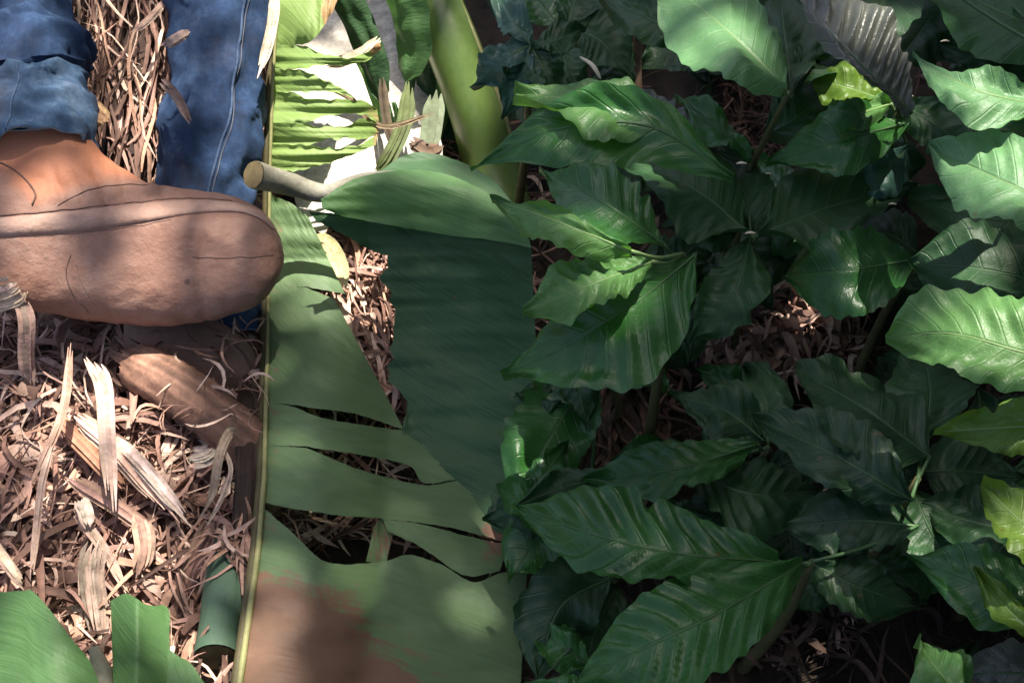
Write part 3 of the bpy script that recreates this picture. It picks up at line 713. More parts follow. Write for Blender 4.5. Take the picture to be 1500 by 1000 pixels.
# second leaf arching over, hanging dark blade
L2 = empty('banana_leaf', PH(600, 300, .2), 'drooping dark banana leaf with a pale cut stalk beside the boot toe', 'banana leaf')
m = MB(); pet = resample([PH(372, 256, .245), PH(425, 270, .212), (PH(478, 283, .205)), PH(540, 262, .225), PH(620, 262, .235), PH(700, 292, .225), PH(768, 345, .20)], 40)
m.tube(pet, [lerp(.0145, .005, min(1, i/26))*(1+.05*noise.noise(V3(i*.5, 0, 0))) for i in range(40)], 16, 0, False); m.build('petiole', RIB_PALE, L2)
m = MB(); dirp = (pet[0]-pet[1]).normalized(); m.disc(pet[0]+dirp*.0008, dirp, .0141); m.build('cut_face', CUT, L2)
b = MB()
def h2(px, py):
    d = max(0, (py-interp([(440, 300), (540, 262), (620, 262), (700, 292), (780, 350)], px)))
    return .22*math.exp(-(d/280)**1.2)+.012
patch(b, [(470, 292), (520, 262), (580, 250), (640, 252), (700, 275), (745, 310), (775, 350)], [(472, 305), (500, 316), (540, 324), (600, 335), (660, 345), (720, 352), (778, 362)], lambda x, y: h2(x, y)+.008, nv=14)
bo = b.build('blade', BAN_M, L2); bo['label'] = 'sunlit arching ridge of the leaf'
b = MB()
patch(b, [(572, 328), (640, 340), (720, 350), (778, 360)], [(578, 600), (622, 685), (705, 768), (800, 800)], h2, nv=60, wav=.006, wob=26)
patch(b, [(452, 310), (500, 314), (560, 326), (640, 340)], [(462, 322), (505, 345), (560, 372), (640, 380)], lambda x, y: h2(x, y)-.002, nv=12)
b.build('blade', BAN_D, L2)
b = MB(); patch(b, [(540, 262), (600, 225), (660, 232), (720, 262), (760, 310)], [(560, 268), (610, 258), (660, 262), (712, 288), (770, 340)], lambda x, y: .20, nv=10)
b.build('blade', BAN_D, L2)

# ------------------------------------------------------------------ banana plant at the back
BP = empty('banana_plant', PH(735, 330, 0), 'young banana plant with a thick olive green stem and hanging dark leaves', 'banana plant')
m = MB(); P_ = resample([PH(745, 345, 0), PD(722, 250, 1.62), PD(698, 160, 1.60), PD(664, 70, 1.59), PD(636, 0, 1.60), PD(584, -120, 1.64), PD(540, -260, 1.7)], 40)
m.tube(P_, [lerp(.038, .030, i/39) for i in range(40)], 28); m.build('pseudostem', PSTEM, BP)
m = MB(); off = [p+V3(.035*(1-.2*i/39), -.012, .01) for i, p in enumerate(P_)]; m.tube(off[8:], [.0035]*32, 8); m.build('sheath_edge', RIB, BP)
def hang(pts, hw, mat, lab=None, wav=.006, par=None):
    b = MB(); P_ = resample([PD(*q) for q in pts], 30); rows = []; at = []
    for i, p in enumerate(P_):
        u = i/29; t = (P_[min(i+1, 29)]-P_[max(i-1, 0)]).normalized(); s = t.cross(FW+V3(.35, 0, .2)).normalized()
        wd = hw*interp([(0, .6), (.3, 1), (.75, .9), (.93, .6), (1, .12)], u)*FPX_inv(p); row = []
        nn = s.cross(t)
        for j in range(13):
            v = j/6-1; row.append(p+s*wd*v+nn*(wd*.35*v*v+wav*noise.noise(V3(u*6, v*2, hw)))); at.append((u*.5, abs(v), 0))
        rows.append(row)
    b.grid(rows, 0, at); o = b.build('leaf', mat, par or BP)
    if lab: o['label'] = lab
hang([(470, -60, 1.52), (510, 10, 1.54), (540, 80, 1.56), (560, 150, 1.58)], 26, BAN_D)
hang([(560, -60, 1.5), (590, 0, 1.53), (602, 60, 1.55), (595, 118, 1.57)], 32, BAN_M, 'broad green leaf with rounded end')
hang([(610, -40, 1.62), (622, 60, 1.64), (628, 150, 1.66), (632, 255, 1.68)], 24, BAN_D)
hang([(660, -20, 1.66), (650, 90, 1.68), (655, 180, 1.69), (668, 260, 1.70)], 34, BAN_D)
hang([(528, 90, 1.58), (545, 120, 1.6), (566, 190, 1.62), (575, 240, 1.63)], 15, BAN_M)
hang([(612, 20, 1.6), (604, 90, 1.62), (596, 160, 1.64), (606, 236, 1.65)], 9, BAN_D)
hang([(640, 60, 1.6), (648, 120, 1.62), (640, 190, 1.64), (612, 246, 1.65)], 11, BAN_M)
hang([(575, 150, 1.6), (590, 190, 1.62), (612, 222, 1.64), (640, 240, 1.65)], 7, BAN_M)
hang([(700, -60, 1.7), (735, 10, 1.72), (757, 40, 1.72), (775, 66, 1.72)], 20, LEAF['blue'])

def drysheet(name, label, pts, hw, col):
    strip(name, label, 'dry leaf', pts, hw, col, curl=-.12, n=40, k=max(3, int(hw/11)), fray=.05)
sheath('white dry leaf standing in for the sun-blown background behind the slits of the torn banana leaf', [(516, -60, .06), (512, 60, .07), (512, 150, .07), (528, 345, .06)], 190, (.74, .70, .62), .12, var=.25, name='dry_leaf', cat='dry leaf')  # both white sheets carry the sun-blown brightness of the gaps
sheath('white dry leaf standing in for the sun-blown background between the hanging leaves and olive stem', [(582, -60, .09), (586, 60, .085), (594, 160, .08), (606, 330, .07)], 100, (.72, .69, .63), .2, var=.25, name='dry_leaf', cat='dry leaf')
for lb, pp, wd_, cc in (('olive green shred slanting over the white leaf', [PH(600, 120, .16), PH(592, 180, .15), PH(570, 230, .14), PH(545, 262, .12)], 20, (.10, .14, .05)),
                        ('dark brown shred hanging over the white leaf', [PH(560, 110, .15), PH(566, 170, .14), PH(580, 232, .13)], 12, (.07, .05, .03)),
                        ('grey green shred beside the olive stem', [PH(640, 130, .15), PH(632, 190, .14), PH(622, 250, .13)], 24, (.13, .17, .11)),
                        ('brown crumpled shred near the cut stalk', [PH(600, 205, .15), PH(625, 222, .15), PH(650, 214, .14)], 22, (.16, .11, .08))):
    drysheet('leaf_shred', lb, pp, wd_, cc)
drysheet('dry_leaf', 'narrow pale dry leaf bits hanging in front of the slits', [PH(556, 55, .20), PH(535, 75, .20), PH(505, 88, .2), PH(470, 98, .19)], 16, (.72, .66, .52))
drysheet('dry_leaf', 'thin brown dry stalk across the pale dry leaves', [PH(455, 118, .20), PH(510, 142, .20), PH(560, 185, .19), PH(640, 165, .18)], 9, (.20, .15, .09))
drysheet('dry_leaf', 'yellowish dry scrap with brown spots at the torn leaf edge', [PH(452, 352, .10), PH(480, 362, .105), PH(496, 390, .10), PH(502, 428, .09)], 26, (.55, .52, .30))
drysheet('dry_leaf', 'pale pink dry sheath edge in the gap beside the dark blade', [PH(488, 436, .06), PH(508, 480, .06), PH(530, 530, .05), PH(552, 565, .05)], 16, (.62, .46, .40))

# ------------------------------------------------------------------ coffee leaves
PROF = [(0, .04), (.05, .16), (.14, .48), (.28, .83), (.42, .99), (.5, 1), (.6, .95), (.74, .71), (.85, .41), (.92, .19), (.96, .09), (1, .01)]
PROF2 = [(0, .06), (.06, .3), (.16, .66), (.3, .93), (.45, 1), (.6, 1), (.75, .86), (.86, .56), (.93, .27), (.97, .10), (1, .01)]
ALLHUB = []
def coffee_leaf(pts, wu, wd, mat, parent, hub=None, nrm=None, fold=None, corr=.004, round_=False, label=None, nveins=10, petiole=True, name='leaf'):
    n = 84; nc = 9
    wu *= 1.08; wd *= 1.08; bites = [(R.uniform(.2, .9), R.choice((-1, 1)), R.uniform(.06, .22), R.uniform(.012, .04)) for _ in range(R.choice((0, 0, 1, 1, 2, 3)))]
    ctr = [PH(*q) if len(q) == 3 else q for q in pts]
    P_ = resample(ctr, n); V = (ctr[len(ctr)//2]-CAM).normalized()
    T = (P_[-1]-P_[0]).normalized()
    Nn = Vector(nrm) if nrm else V3(R.gauss(0, .22), R.gauss(-.30, .2), 1); Nn.normalize()
    # keep the plane through the midrib
    Nn = (Nn - T*Nn.dot(T)).normalized()
    if Nn.dot(V) > -.35: Nn = (Nn - V*.5).normalized(); Nn = (Nn - T*Nn.dot(T)).normalized()
    fold = R.uniform(.02, .22) if fold is None else fold
    seed = R.uniform(0, 50); rnd = R.random(); rows = []; at = []
    flip = 1
    Lm = V.cross(T).normalized()
    if Lm.dot(UP) < 0: flip = -1
    pr = PROF2 if round_ else PROF
    for i, p in enumerate(P_):
        t = i/(n-1); tt = (P_[min(i+1, n-1)]-P_[max(i-1, 0)]).normalized()
        L = V.cross(tt).normalized()*flip
        W = L - V*(L.dot(Nn)/V.dot(Nn)); sc_ = (p-CAM).dot(FW)/FPX; row = []
        for j in range(-nc, nc+1):
            v = j/nc; wpx = (wu if v > 0 else wd)*interp(pr, t)
            av = abs(v)
            e = 1+.025*math.sin(t*nveins*2*PI+seed)*av + .10*noise.noise(V3(t*19, (1 if v > 0 else -1)*2+seed, 4))*av**3 + .09*noise.noise(V3(t*7, (1 if v > 0 else -1)*2+seed, 1))*av
            for (b0, bs, bd, bw) in bites:
                if bs*v > 0: e -= bd*math.exp(-((t-b0)/bw)**2)*av**2
            wv = wpx*sc_*v*e; wl = wpx*sc_
            ph = 2*PI*(t*nveins-av*1.7)
            ct = math.cos(ph); ridge = (1-abs(ct))*2-1 if False else ct
            corr_ = corr*.55
            z = fold*abs(wv) - .55*fold*wl*av**2.4 + corr_*.5*ridge*min(1, av*2.5)*(1-av**4*.5)*min(1, wl/.03)
            z += .016*noise.noise(V3(t*3.2, v*1.1, seed))*min(1, av*2) + .006*noise.noise(V3(t*9, v*3, seed))*av + .007*math.sin(t*9+seed+2*v)*av**2
            row.append(p+W*wv+Nn*z); at.append((t, v, rnd))
        rows.append(row)
    mb = MB(); mb.grid(rows, 0, at)
    mb.tube([P_[i]-Nn*.0004 for i in range(0, n-4, 3)], [lerp(.0013, .0004, i/(n-4)) for i in range(0, n-4, 3)], 6, 1)
    if petiole and hub is not None:
        a = P_[0]; d = hub-a
        if d.length > .004:
            mid = a+d*.5+V3(0, 0, -.006); mb.tube(resample([a, mid, hub], 8), .0017, 6, 1)
    o = mb.build(name, [LEAF[mat], VEIN if mat not in ('pale', 'bright', 'yellow') else VEIN_L], parent)
    if label: o['label'] = label
    return o

def plant(label, hub, leaves, name='coffee_plant', cat='coffee plant', foot=None, group=None, r=.0045):
    hp = PH(*hub); ft = foot if foot is not None else V3(hp.x+R.uniform(-.03, .03), hp.y+R.uniform(.0, .06), 0)
    root = empty(name, ft, label, cat, group)
    m = MB(); m.tube(resample([ft-V3(0, 0, .02), lerp(ft, hp, .5)+V3(R.gauss(0, .01), R.gauss(0, .01), 0), hp], 14), [lerp(r*1.5, r*.6, i/13) for i in range(14)], 8)
    m.build('stem', TWIG, root); ALLHUB.append((root, hp))
    for q in leaves:
        kw = q[4] if len(q) > 4 else {}
        coffee_leaf(q[0], q[1], q[2], q[3], root, hp, **kw)
    return root

G = 'coffee plants crowding the right side'
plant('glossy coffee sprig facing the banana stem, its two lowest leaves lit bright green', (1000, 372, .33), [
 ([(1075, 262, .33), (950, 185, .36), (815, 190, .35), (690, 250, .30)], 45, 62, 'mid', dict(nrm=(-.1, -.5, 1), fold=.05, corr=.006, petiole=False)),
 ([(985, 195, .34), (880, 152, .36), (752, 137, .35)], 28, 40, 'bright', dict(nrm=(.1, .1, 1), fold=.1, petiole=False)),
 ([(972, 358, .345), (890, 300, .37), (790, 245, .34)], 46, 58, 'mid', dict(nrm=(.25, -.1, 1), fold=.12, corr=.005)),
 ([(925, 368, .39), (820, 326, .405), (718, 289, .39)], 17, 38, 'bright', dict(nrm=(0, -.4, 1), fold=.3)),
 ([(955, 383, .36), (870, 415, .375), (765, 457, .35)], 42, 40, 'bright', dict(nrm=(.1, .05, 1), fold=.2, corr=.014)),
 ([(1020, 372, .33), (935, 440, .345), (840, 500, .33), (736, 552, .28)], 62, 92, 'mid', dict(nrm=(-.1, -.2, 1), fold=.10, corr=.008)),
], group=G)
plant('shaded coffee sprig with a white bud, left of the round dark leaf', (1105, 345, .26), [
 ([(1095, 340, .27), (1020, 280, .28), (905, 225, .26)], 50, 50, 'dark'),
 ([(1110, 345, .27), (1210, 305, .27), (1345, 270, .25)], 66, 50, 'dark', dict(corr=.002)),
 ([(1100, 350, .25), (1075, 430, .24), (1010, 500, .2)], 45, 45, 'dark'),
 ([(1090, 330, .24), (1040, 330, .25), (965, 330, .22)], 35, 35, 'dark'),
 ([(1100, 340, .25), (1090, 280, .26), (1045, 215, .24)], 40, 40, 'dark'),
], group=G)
plant('coffee sprig with a yellow green pair of leaves and small pale buds at its node', (1318, 158, .31), [
 ([(1335, 178, .31), (1235, 205, .33), (1122, 240, .29)], 46, 44, 'mid', dict(nrm=(.1, -.35, 1), fold=.1, corr=.004)),
 ([(1302, 150, .32), (1240, 128, .335), (1172, 112, .32)], 26, 24, 'yellow', dict(corr=.007)),
 ([(1305, 152, .325), (1250, 170, .34), (1196, 192, .32)], 26, 20, 'bright', dict(nrm=(.2, 0, 1), fold=.2)),
 ([(1335, 165, .38), (1250, 82, .42), (1140, -30, .42)], 66, 14, 'violet', dict(nrm=(.1, -.1, 1), fold=.05, corr=.018, nveins=13)),
 ([(1315, 150, .32), (1380, 190, .32), (1440, 245, .28)], 40, 36, 'dark'),
 ([(1330, 215, .26), (1290, 260, .27), (1230, 285, .24)], 30, 30, 'blue'),
], group=G)
plant('pale green wavy coffee leaves at the upper right edge', (1560, 140, .34), [
 ([(1545, 158, .45), (1430, 132, .46), (1336, 82, .44)], 28, 40, 'pale', dict(nrm=(0, -.3, 1), fold=.15)),
 ([(1560, 180, .30), (1470, 195, .31), (1370, 190, .28)], 22, 30, 'mid'),
 ([(1560, 90, .30), (1460, 85, .31), (1360, 60, .29)], 40, 35, 'dark'),
], group=G)
plant('broad dark leaf with a long straight rib in the top right corner', (1600, 110, .42), [
 ([(1590, 70, .34), (1460, 15, .35), (1330, -50, .34)], 72, 66, 'mid', dict(corr=.003, nrm=(0, .25, 1))),
 ([(1330, -60, .36), (1280, 20, .37), (1190, 90, .33)], 55, 50, 'dark'),
 ([(1420, -60, .3), (1360, 30, .3), (1300, 110, .27)], 50, 50, 'dark'),
], group=G)
plant('tall coffee sprig at the top with one leaf washed pale by the sun', (1155, 135, .36), [
 ([(1150, 128, .38), (1065, 45, .40), (955, -45, .38)], 62, 52, 'pale', dict(nrm=(.1, -.05, 1), fold=.08, corr=.004, round_=True)),
 ([(1160, 140, .33), (1150, 60, .34), (1140, -30, .33)], 48, 45, 'dark'),
 ([(1150, 140, .32), (1190, 80, .33), (1210, -10, .31)], 48, 45, 'dark'),
 ([(1120, 200, .26), (1180, 160, .28), (1260, 60, .27)], 48, 45, 'dark'),
 ([(1010, 60, .30), (945, 25, .31), (875, -5, .29)], 34, 34, 'dark'),
], group=G)
plant('slim coffee shoot with a narrow yellow edged leaf behind the front sprig', (1100, 232, .27), [
 ([(1100, 228, .28), (1052, 190, .29), (988, 137, .27)], 24, 22, 'mid'),
 ([(1050, 222, .27), (980, 182, .28), (915, 142, .27)], 30, 26, 'violet', dict(corr=.01)),
], group=G)
plant('sunlit coffee leaf with a pointed tip at the right edge, highest of that edge', (1640, 340, .40), [
 ([(1600, 335, .41), (1490, 275, .43), (1360, 217, .40)], 60, 60, 'pale', dict(nrm=(-.05, -.3, 1), fold=.14, corr=.006, round_=True)),
 ([(1600, 430, .30), (1440, 395, .31), (1330, 385, .28)], 70, 60, 'dark', dict(corr=.002)),
 ([(1610, 330, .26), (1450, 320, .27), (1330, 290, .24)], 60, 50, 'dark', dict(corr=.002)),
], group=G)
plant('two bright coffee leaves in the middle of the right edge, lower one yellowish', (1640, 560, .40), [
 ([(1610, 545, .41), (1500, 516, .43), (1390, 488, .42), (1297, 496, .38)], 70, 56, 'bright', dict(nrm=(-.1, -.3, 1), fold=.12, corr=.006, round_=True)),
 ([(1600, 618, .36), (1490, 625, .37), (1368, 632, .34)], 44, 42, 'yellow', dict(nrm=(0, -.4, 1), corr=.002)),
], group=G)
plant('small bright yellow green leaf cut by the right edge low down', (1600, 840, .36), [
 ([(1590, 835, .36), (1510, 775, .37), (1437, 708, .36)], 48, 46, 'yellow', dict(nrm=(0, -.3, 1), corr=.002, fold=.05)),
], group=G)
plant('coffee plant in the lower right corner with an olive streaked leaf', (1600, 930, .28), [
 ([(1590, 905, .28), (1455, 862, .30), (1331, 811, .27)], 56, 52, 'mid', dict(nrm=(0, -.3, 1), corr=.003)),
 ([(1570, 970, .32), (1490, 905, .33), (1426, 836, .31)], 20, 26, 'yellow'),
 ([(1440, 1065, .26), (1385, 995, .27), (1342, 938, .25)], 36, 36, 'bright'),
 ([(1590, 990, .22), (1480, 985, .22), (1390, 985, .2)], 40, 40, 'violet'),
 ([(1580, 780, .22), (1450, 770, .22), (1350, 740, .2)], 60, 50, 'dark'),
], group=G)
plant('dark coffee plant low in the middle, two long ribbed leaves pointing left', (1190, 822, .22), [
 ([(1140, 822, .23), (1010, 812, .25), (880, 785, .245), (750, 741, .20)], 72, 56, 'mid', dict(nrm=(-.1, .05, 1), fold=.06, corr=.018)),
 ([(1175, 825, .23), (1050, 898, .26), (940, 950, .25), (835, 1003, .21)], 66, 78, 'mid', dict(nrm=(.1, .1, 1), fold=.14, corr=.014)),
 ([(1345, 770, .22), (1250, 762, .22), (1146, 772, .2)], 46, 44, 'dark', dict(corr=.002, round_=True)),
 ([(1190, 825, .19), (1260, 860, .19), (1350, 890, .16)], 40, 45, 'dark'),
], group=G)
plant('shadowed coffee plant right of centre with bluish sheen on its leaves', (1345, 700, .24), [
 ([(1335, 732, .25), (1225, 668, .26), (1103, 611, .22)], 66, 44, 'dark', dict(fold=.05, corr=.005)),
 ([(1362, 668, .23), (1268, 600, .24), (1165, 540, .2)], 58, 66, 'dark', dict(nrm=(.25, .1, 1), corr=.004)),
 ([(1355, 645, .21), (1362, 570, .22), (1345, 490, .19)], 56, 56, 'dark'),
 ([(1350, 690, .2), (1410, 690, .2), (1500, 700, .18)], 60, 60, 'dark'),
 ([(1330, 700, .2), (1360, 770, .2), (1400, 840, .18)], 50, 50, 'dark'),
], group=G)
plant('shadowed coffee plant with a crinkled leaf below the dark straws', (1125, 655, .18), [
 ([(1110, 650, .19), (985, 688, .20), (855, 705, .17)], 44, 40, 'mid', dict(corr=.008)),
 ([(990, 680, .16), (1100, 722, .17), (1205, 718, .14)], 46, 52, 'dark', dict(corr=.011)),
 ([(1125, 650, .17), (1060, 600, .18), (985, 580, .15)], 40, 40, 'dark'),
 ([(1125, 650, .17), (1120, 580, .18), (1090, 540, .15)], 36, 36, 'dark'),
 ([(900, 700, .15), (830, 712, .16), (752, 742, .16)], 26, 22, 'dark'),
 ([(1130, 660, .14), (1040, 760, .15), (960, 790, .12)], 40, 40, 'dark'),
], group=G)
plant('round smooth dark leaf above the patch of lit wood chips', (1345, 378, .24), [
 ([(1340, 380, .25), (1245, 395, .27), (1145, 405, .23)], 56, 60, 'mid', dict(corr=.0015, round_=True, nrm=(0, -.45, 1), fold=.03)),
 ([(1345, 370, .2), (1290, 340, .21), (1200, 345, .18)], 40, 40, 'dark'),
], group=G)
plant('dark low leaf in the shade between torn banana leaf and ribbed coffee leaves', (900, 850, .10), [
 ([(895, 845, .11), (820, 890, .12), (785, 1000, .09)], 58, 52, 'dark', dict(corr=.003)),
 ([(905, 850, .09), (870, 930, .09), (850, 1010, .07)], 40, 40, 'dark'),
], group=G)
plant('flat smooth leaf beside the hanging dark banana blade', (880, 545, .12), [
 ([(868, 548, .13), (812, 630, .13), (752, 735, .12)], 62, 50, 'mid', dict(corr=.0015, round_=True, nrm=(0, -.3, 1), fold=.02)),
 ([(860, 760, .09), (800, 780, .10), (745, 850, .09)], 50, 45, 'mid', dict(corr=.0015, round_=True)),
], group=G)
plant('bluish leaf with leaflets spreading from one point beside the olive stem', (777, 66, .30), [
 ([(777, 66, .30), (752, 30, .31), (722, -20, .30)], 22, 22, 'blue', dict(petiole=False, name='leaflet')),
 ([(777, 66, .30), (735, 90, .29), (690, 130, .25)], 26, 24, 'blue', dict(petiole=False, name='leaflet')),
 ([(777, 66, .30), (765, 115, .28), (735, 175, .24)], 26, 24, 'blue', dict(petiole=False, name='leaflet')),
 ([(777, 66, .30), (805, 120, .28), (820, 180, .24)], 26, 26, 'dark', dict(petiole=False, name='leaflet')),
 ([(777, 66, .30), (815, 60, .29), (860, 40, .27)], 20, 20, 'dark', dict(petiole=False, name='leaflet')),
], name='leafy_shoot', cat='leafy shoot')
plant('dim leaves along the top edge right of the olive stem', (820, 40, .2), [
 ([(820, 40, .2), (790, 0, .21), (750, -40, .2)], 40, 40, 'mid'),
 ([(830, 40, .2), (880, 60, .2), (930, 120, .17)], 40, 40, 'dark'),
 ([(830, 40, .2), (850, -10, .21), (900, -60, .2)], 40, 40, 'dark'),
 ([(820, 50, .2), (830, 100, .2), (850, 150, .17)], 30, 30, 'dark'),
], group=G)

# low leaves filling the shade between the plants, each on the nearest plant
k = 0
while k < 110:
    px, py = R.uniform(770, 1640), R.uniform(-120, 1100)
    if 1040 < px < 1250 and 425 < py < 545: continue
    if 850 < px < 970 and 560 < py < 650: continue
    if 1040 < px < 1150 and 110 < py < 240: continue
    if 1060 < px < 1300 and 870 < py < 1000: continue
    if 900 < px < 960 and 40 < py < 140: continue
    k += 1
    a = R.uniform(0, 2*PI); L = R.uniform(90, 170); h = R.uniform(.04, .15)
    dx, dy = math.cos(a)*L*.5, math.sin(a)*L*.5
    p0 = PH(px-dx, py-dy, h)
    root, hb = min(ALLHUB, key=lambda q: (q[1]-p0).length)
    coffee_leaf([(px-dx, py-dy, h), (px, py, h+.012), (px+dx, py+dy, h-.01)], L*R.uniform(.2, .3), L*R.uniform(.2, .3), R.choice(('dark', 'dark', 'dark', 'mid')), root, None)

# ------------------------------------------------------------------ bottom left blades and green stalk
bl = empty('broad_leaf_plant', PH(120, 1010, 0), 'three smooth green blades rising into the lower left corner', 'plant')
def blade2(top, bot, hf, mat=BAN_M, **kw):
    b = MB(); patch(b, top, bot, hf, **kw); return b.build('leaf', mat, bl)
blade2([(-120, 900), (-40, 872), (30, 865), (48, 866), (75, 895), (105, 935), (135, 975), (165, 1060)], [(-120, 1120), (-40, 1120), (30, 1120), (55, 1120), (85, 1120), (110, 1120), (135, 1120), (165, 1120)], lambda x, y: .15+.03*math.sin(x*.02), wav=.003)
blade2([(162, 880), (175, 872), (190, 870), (215, 885), (246, 890), (248, 930), (250, 960)], [(170, 1120), (180, 1120), (196, 1120), (215, 1120), (232, 1120), (245, 1120), (250, 1110)], lambda x, y: .14-.0005*abs(x-200), wav=.003)
blade2([(246, 950), (262, 960), (280, 972), (300, 1000)], [(240, 1120), (262, 1120), (290, 1120), (310, 1120)], lambda x, y: .12, wav=.003)
m = MB(); m.tube([PH(138, 950, .10), PH(150, 985, .10), PH(160, 1080, .09)], [.005, .009, .010], 10); m.build('stalk', RIB_PALE, bl)
gs = MB(); mul2 = MB(); P_ = resample([PH(338, 790, .068), PH(333, 840, .072), PH(325, 900, .076), PH(317, 962, .08)], 16)
gs.tube(P_, [.0195+.0006*math.sin(i) for i in range(16)], 24, 0, False); e_ = (P_[-1]-P_[-2]).normalized(); gs.disc(P_[-1]+e_*.0006, e_, .0188, 1); gs.disc(P_[0]-e_*.0006, -e_, .0188, 1)
for q_ in range(26):
    fibre(mul2, PH(R.uniform(300, 372), R.uniform(765, 818), R.uniform(.088, .10)), V3(R.gauss(0, .5), R.gauss(.3, .5), R.gauss(0, .15)).normalized(), R.uniform(.03, .08), R.uniform(.002, .006), pick(), .3, .01)
for q_ in range(14):
    fibre(mul2, PH(R.uniform(280, 345), R.uniform(950, 1000), R.uniform(.06, .09)), V3(R.gauss(0, .5), R.gauss(.3, .5), R.gauss(0, .15)).normalized(), R.uniform(.03, .07), R.uniform(.002, .006), pick(), .3, .01)
o2 = mul2.build('dry_mulch', STRAW); tag(o2, 'loose dry fibres fallen across the ends of the green stalk', 'mulch', kind='stuff')
o = gs.build('green_stalk', [GREENSTALK, RIB_DK]); tag(o, 'short cut length of smooth green stalk left of the long rib', 'stalk')
# twigs, petals
m = MB(); m.tube(resample([onground(938, 180), PH(936, 150, .08), PH(933, 100, .12), PH(936, 30, .2)], 16), [.006, .006, .006, .0055]*4, 8); o = m.build('twig', WOODTWIG); tag(o, 'reddish brown upright twig in a gap at the top', 'twig')
m = MB(); m.tube(resample([PH(850, 84, .3), PH(868, 96, .31), PH(880, 116, .30)], 10), [.001, .0015, .0018, .002, .0022, .0024, .0024, .002, .0016, .001], 8); o = m.build('dry_bract', PETAL); tag(o, 'curled cream dry bract behind the lit leaf near the top', 'dry bract')
def petal(px, py, h, s, label):
    s *= .5; m = MB(); c = PH(px, py, h); r = []
    for i in range(7):
        u = i/6; wd = s*math.sin(PI*min(.97, u*.9+.08))
        r.append([c+V3(-s*1.2+u*s*2.4, s*.4*v*wd/s, .3*s*(v*v)+.3*s*math.sin(u*3)) for v in (-1, -.5, 0, .5, 1)])
    m.grid(r); o = m.build('petal', PETAL); o.modifiers.new('thick', 'SOLIDIFY').thickness = .0008; tag(o, label, 'petal', 'fallen pale petals')
petal(1086, 241, .33, .008, 'white petal on the dark leaf below the slim shoot')
petal(1099, 343, .31, .008, 'cream petal at the node of the shaded sprig')
petal(1307, 300, .29, .006, 'tiny pinkish petal under the wavy bluish leaf')
petal(1421, 336, .34, .005, 'tiny white petal below the sunlit pointed leaf')
petal(1326, 143, .36, .012, 'cream petal standing at the yellow green pair of leaves')
petal(1384, 62, .37, .007, 'orange white petal on the dark leaves at the top right')
petal(1125, 255, .30, .004, 'tiny pale speck right of the white petal')

# ------------------------------------------------------------------ unseen shade tree added overhead, crown gapped so sun falls in chosen patches
PATCH = [ # pixel ellipse (x,y,rx,ry) at height h lit by the sun
 (490, 110, 150, 170, .2), (590, 200, 90, 90, .15), (840, 150, 95, 45, .35), (1030, 40, 85, 75, .38), (862, 338, 62, 34, .37), (895, 412, 72, 40, .36),
 (1460, 272, 85, 70, .41), (1450, 505, 110, 70, .41), (1490, 630, 90, 40, .36), (172, 690, 115, 85, .09), (1250, 145, 80, 60, .33), (1440, 136, 95, 34, .45),
 (1160, 475, 70, 45, .03), (1500, 770, 55, 60, .36), (640, 265, 75, 30, .22), (690, 90, 30, 90, .17), (1390, 980, 40, 40, .26), (935, 90, 18, 50, .1),
]
ZC = 5.0
def sunto(p, z): return p + SUN*((z-p.z)/SUN.z)
AX = []
for (x, y, a, b_, h) in PATCH:
    c = sunto(PH(x, y, h), ZC); e = sunto(PH(x+a, y, h), ZC)-c; f = sunto(PH(x, y-b_, h), ZC)-c
    AX.append((c, e*(1+.012/e.length), f*(1+.012/f.length)))
def lit(q):
    for c, e, f in AX:
        d = q-c; det = e.x*f.y-e.y*f.x; u = (d.x*f.y-d.y*f.x)/det; v = (e.x*d.y-e.y*d.x)/det
        if u*u+v*v < 1: return True
    return False
ctr = sunto(PH(750, 480, .1), ZC); cr = MB()
for i in range(14500):
    x, y = R.uniform(-.86, 1.45), R.uniform(-1.0, 1.25); z = ZC+R.uniform(-.12, .25)
    p = V3(ctr.x+x, ctr.y+y, z); q = p + SUN*((ZC-z)/SUN.z)
    s = R.uniform(.03, .06)
    if lit(q): continue
    gx = q.x-SUN.x/SUN.z*(ZC-.1)                       # crown thinned on the left to let more sun onto boot and mulch
    if R.random() > lerp(.215, 1, sstep(-.26, .02, gx)): continue
    a = R.uniform(0, 2*PI); d = V3(math.cos(a), math.sin(a), R.gauss(0, .3)).normalized(); sd = d.cross(V3(R.gauss(0, .3), R.gauss(0, .3), 1)).normalized()
    cr.add([p-d*s, p-d*s*.3+sd*s*.45, p+d*s*.4+sd*s*.4, p+d*s*1.1, p+d*s*.4-sd*s*.4, p-d*s*.3-sd*s*.45], [(0, 1, 2, 3), (0, 3, 4, 5)], 0, [(.3, .2, R.random())]*6)
for i in range(5200):
    x, y = R.uniform(-.3, 4.2), R.uniform(-3.2, 4.0)
    if x < 1.4 and -.95 < y < 1.2: continue
    p = V3(ctr.x+x, ctr.y+y, ZC+R.uniform(-.3, .4)); s = R.uniform(.09, .16); a = R.uniform(0, 2*PI)
    d = V3(math.cos(a), math.sin(a), R.gauss(0, .3)).normalized(); sd = d.cross(V3(R.gauss(0, .3), R.gauss(0, .3), 1)).normalized()
    cr.add([p-d*s, p-d*s*.3+sd*s*.45, p+d*s*.4+sd*s*.4, p+d*s*1.1, p+d*s*.4-sd*s*.4, p-d*s*.3-sd*s*.45], [(0, 1, 2, 3), (0, 3, 4, 5)], 0, [(.3, .2, R.random())]*6)
tr = empty('unseen_shade_tree', V3(ctr.x+1.6, ctr.y+.9, 0), 'unseen canopy added overhead, gapped to break the sunlight into patches', 'tree')
cr.build('crown', LEAF['mid'], tr)
m = MB(); tb = V3(ctr.x+1.6, ctr.y+.9, 0)
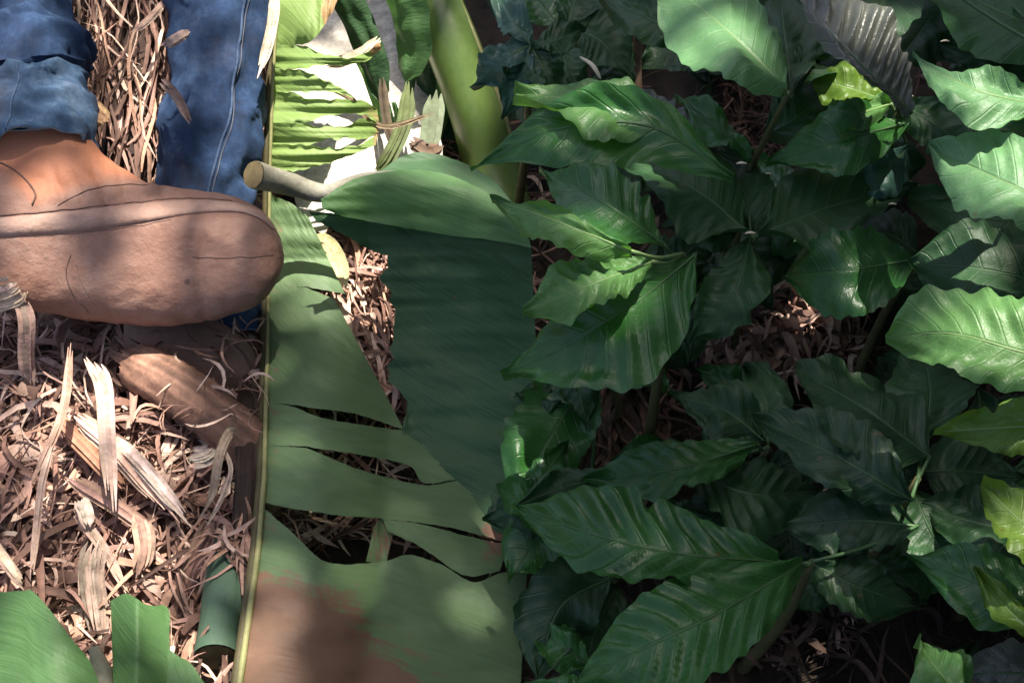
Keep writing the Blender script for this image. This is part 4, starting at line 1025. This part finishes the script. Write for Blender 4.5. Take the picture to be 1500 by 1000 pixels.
m.tube(resample([tb-V3(0, 0, .1), tb+V3(.05, 0, 1.8), tb+V3(-.1, -.05, 3.8), tb+V3(0, 0, 5.6)], 20), [lerp(.09, .05, i/19) for i in range(20)], 12)
for q in ((-1.2, -.6), (-1.8, -.2), (-.9, -1.4), (-2.2, -1.2)):
    m.tube(resample([tb+V3(-.05, 0, 4.1), tb+V3(q[0]*.4, q[1]*.4, 4.95), tb+V3(q[0], q[1], 5.28)], 12), [lerp(.035, .012, i/11) for i in range(12)], 8)
m.build('trunk', BARK, tr)

# unseen bushes added outside the frame to close the sky off on the plants' side
def bush(label, cx, cy, rx_, ry_, hz, n):
    root = empty('skylight_blocker_bush', V3(cx, cy, 0), label, 'bush'); b = MB()
    for i in range(n):
        a = R.uniform(0, 2*PI); rr = math.sqrt(R.random()); z = R.uniform(.05, 1)*hz
        k_ = math.sqrt(max(.1, 1-(z/hz-.35)**2*1.6)); p = V3(cx+math.cos(a)*rr*rx_*k_, cy+math.sin(a)*rr*ry_*k_, z)
        a = R.uniform(0, 2*PI); s_ = R.uniform(.06, .10); d = V3(math.cos(a), math.sin(a), R.gauss(-.2, .35)).normalized(); sd = d.cross(V3(R.gauss(0, .35), R.gauss(0, .35), 1)).normalized()
        up = sd.cross(d)
        for sg in (1, -1):
            b.add([p-d*s_, p-d*s_*.4+sd*s_*.38*sg+up*.01, p+d*s_*.35+sd*s_*.38*sg+up*.008, p+d*s_-up*.02, p], [(0, 1, 4), (1, 2, 4), (2, 3, 4)], 0, [(0, 0, .3), (.3, .8*sg, .3), (.7, .8*sg, .3), (1, 0, .3), (.5, 0, .3)])
    b.build('foliage', LEAF['dark'], root)
    m = MB()
    for q in range(5):
        m.tube(resample([V3(cx+R.uniform(-.05, .05), cy, 0), V3(cx+R.gauss(0, .12), cy+R.gauss(0, .12), hz*.5), V3(cx+R.gauss(0, rx_*.4), cy+R.gauss(0, ry_*.4), hz*.9)], 8), [.012, .011, .01, .009, .008, .006, .005, .003], 6)
    m.build('stem', BARK, root)
bush('unseen skylight-blocking bush added just beyond the right edge, nearest the camera', 1.25, .25, .5, .5, 1.7, 900)
bush('unseen skylight-blocking bush added beyond the right edge, in the middle', 1.6, 1.1, .55, .6, 1.8, 1000)
bush('unseen skylight-blocking bush added at the far right corner', 1.55, 2.1, .6, .6, 1.8, 900)
bush('unseen skylight-blocking bush added beyond the top edge behind the olive stem', .6, 2.9, .7, .45, 1.6, 900)
bush('unseen skylight-blocking bush added below the lower right edge', .75, -.35, .5, .4, 1.4, 800)
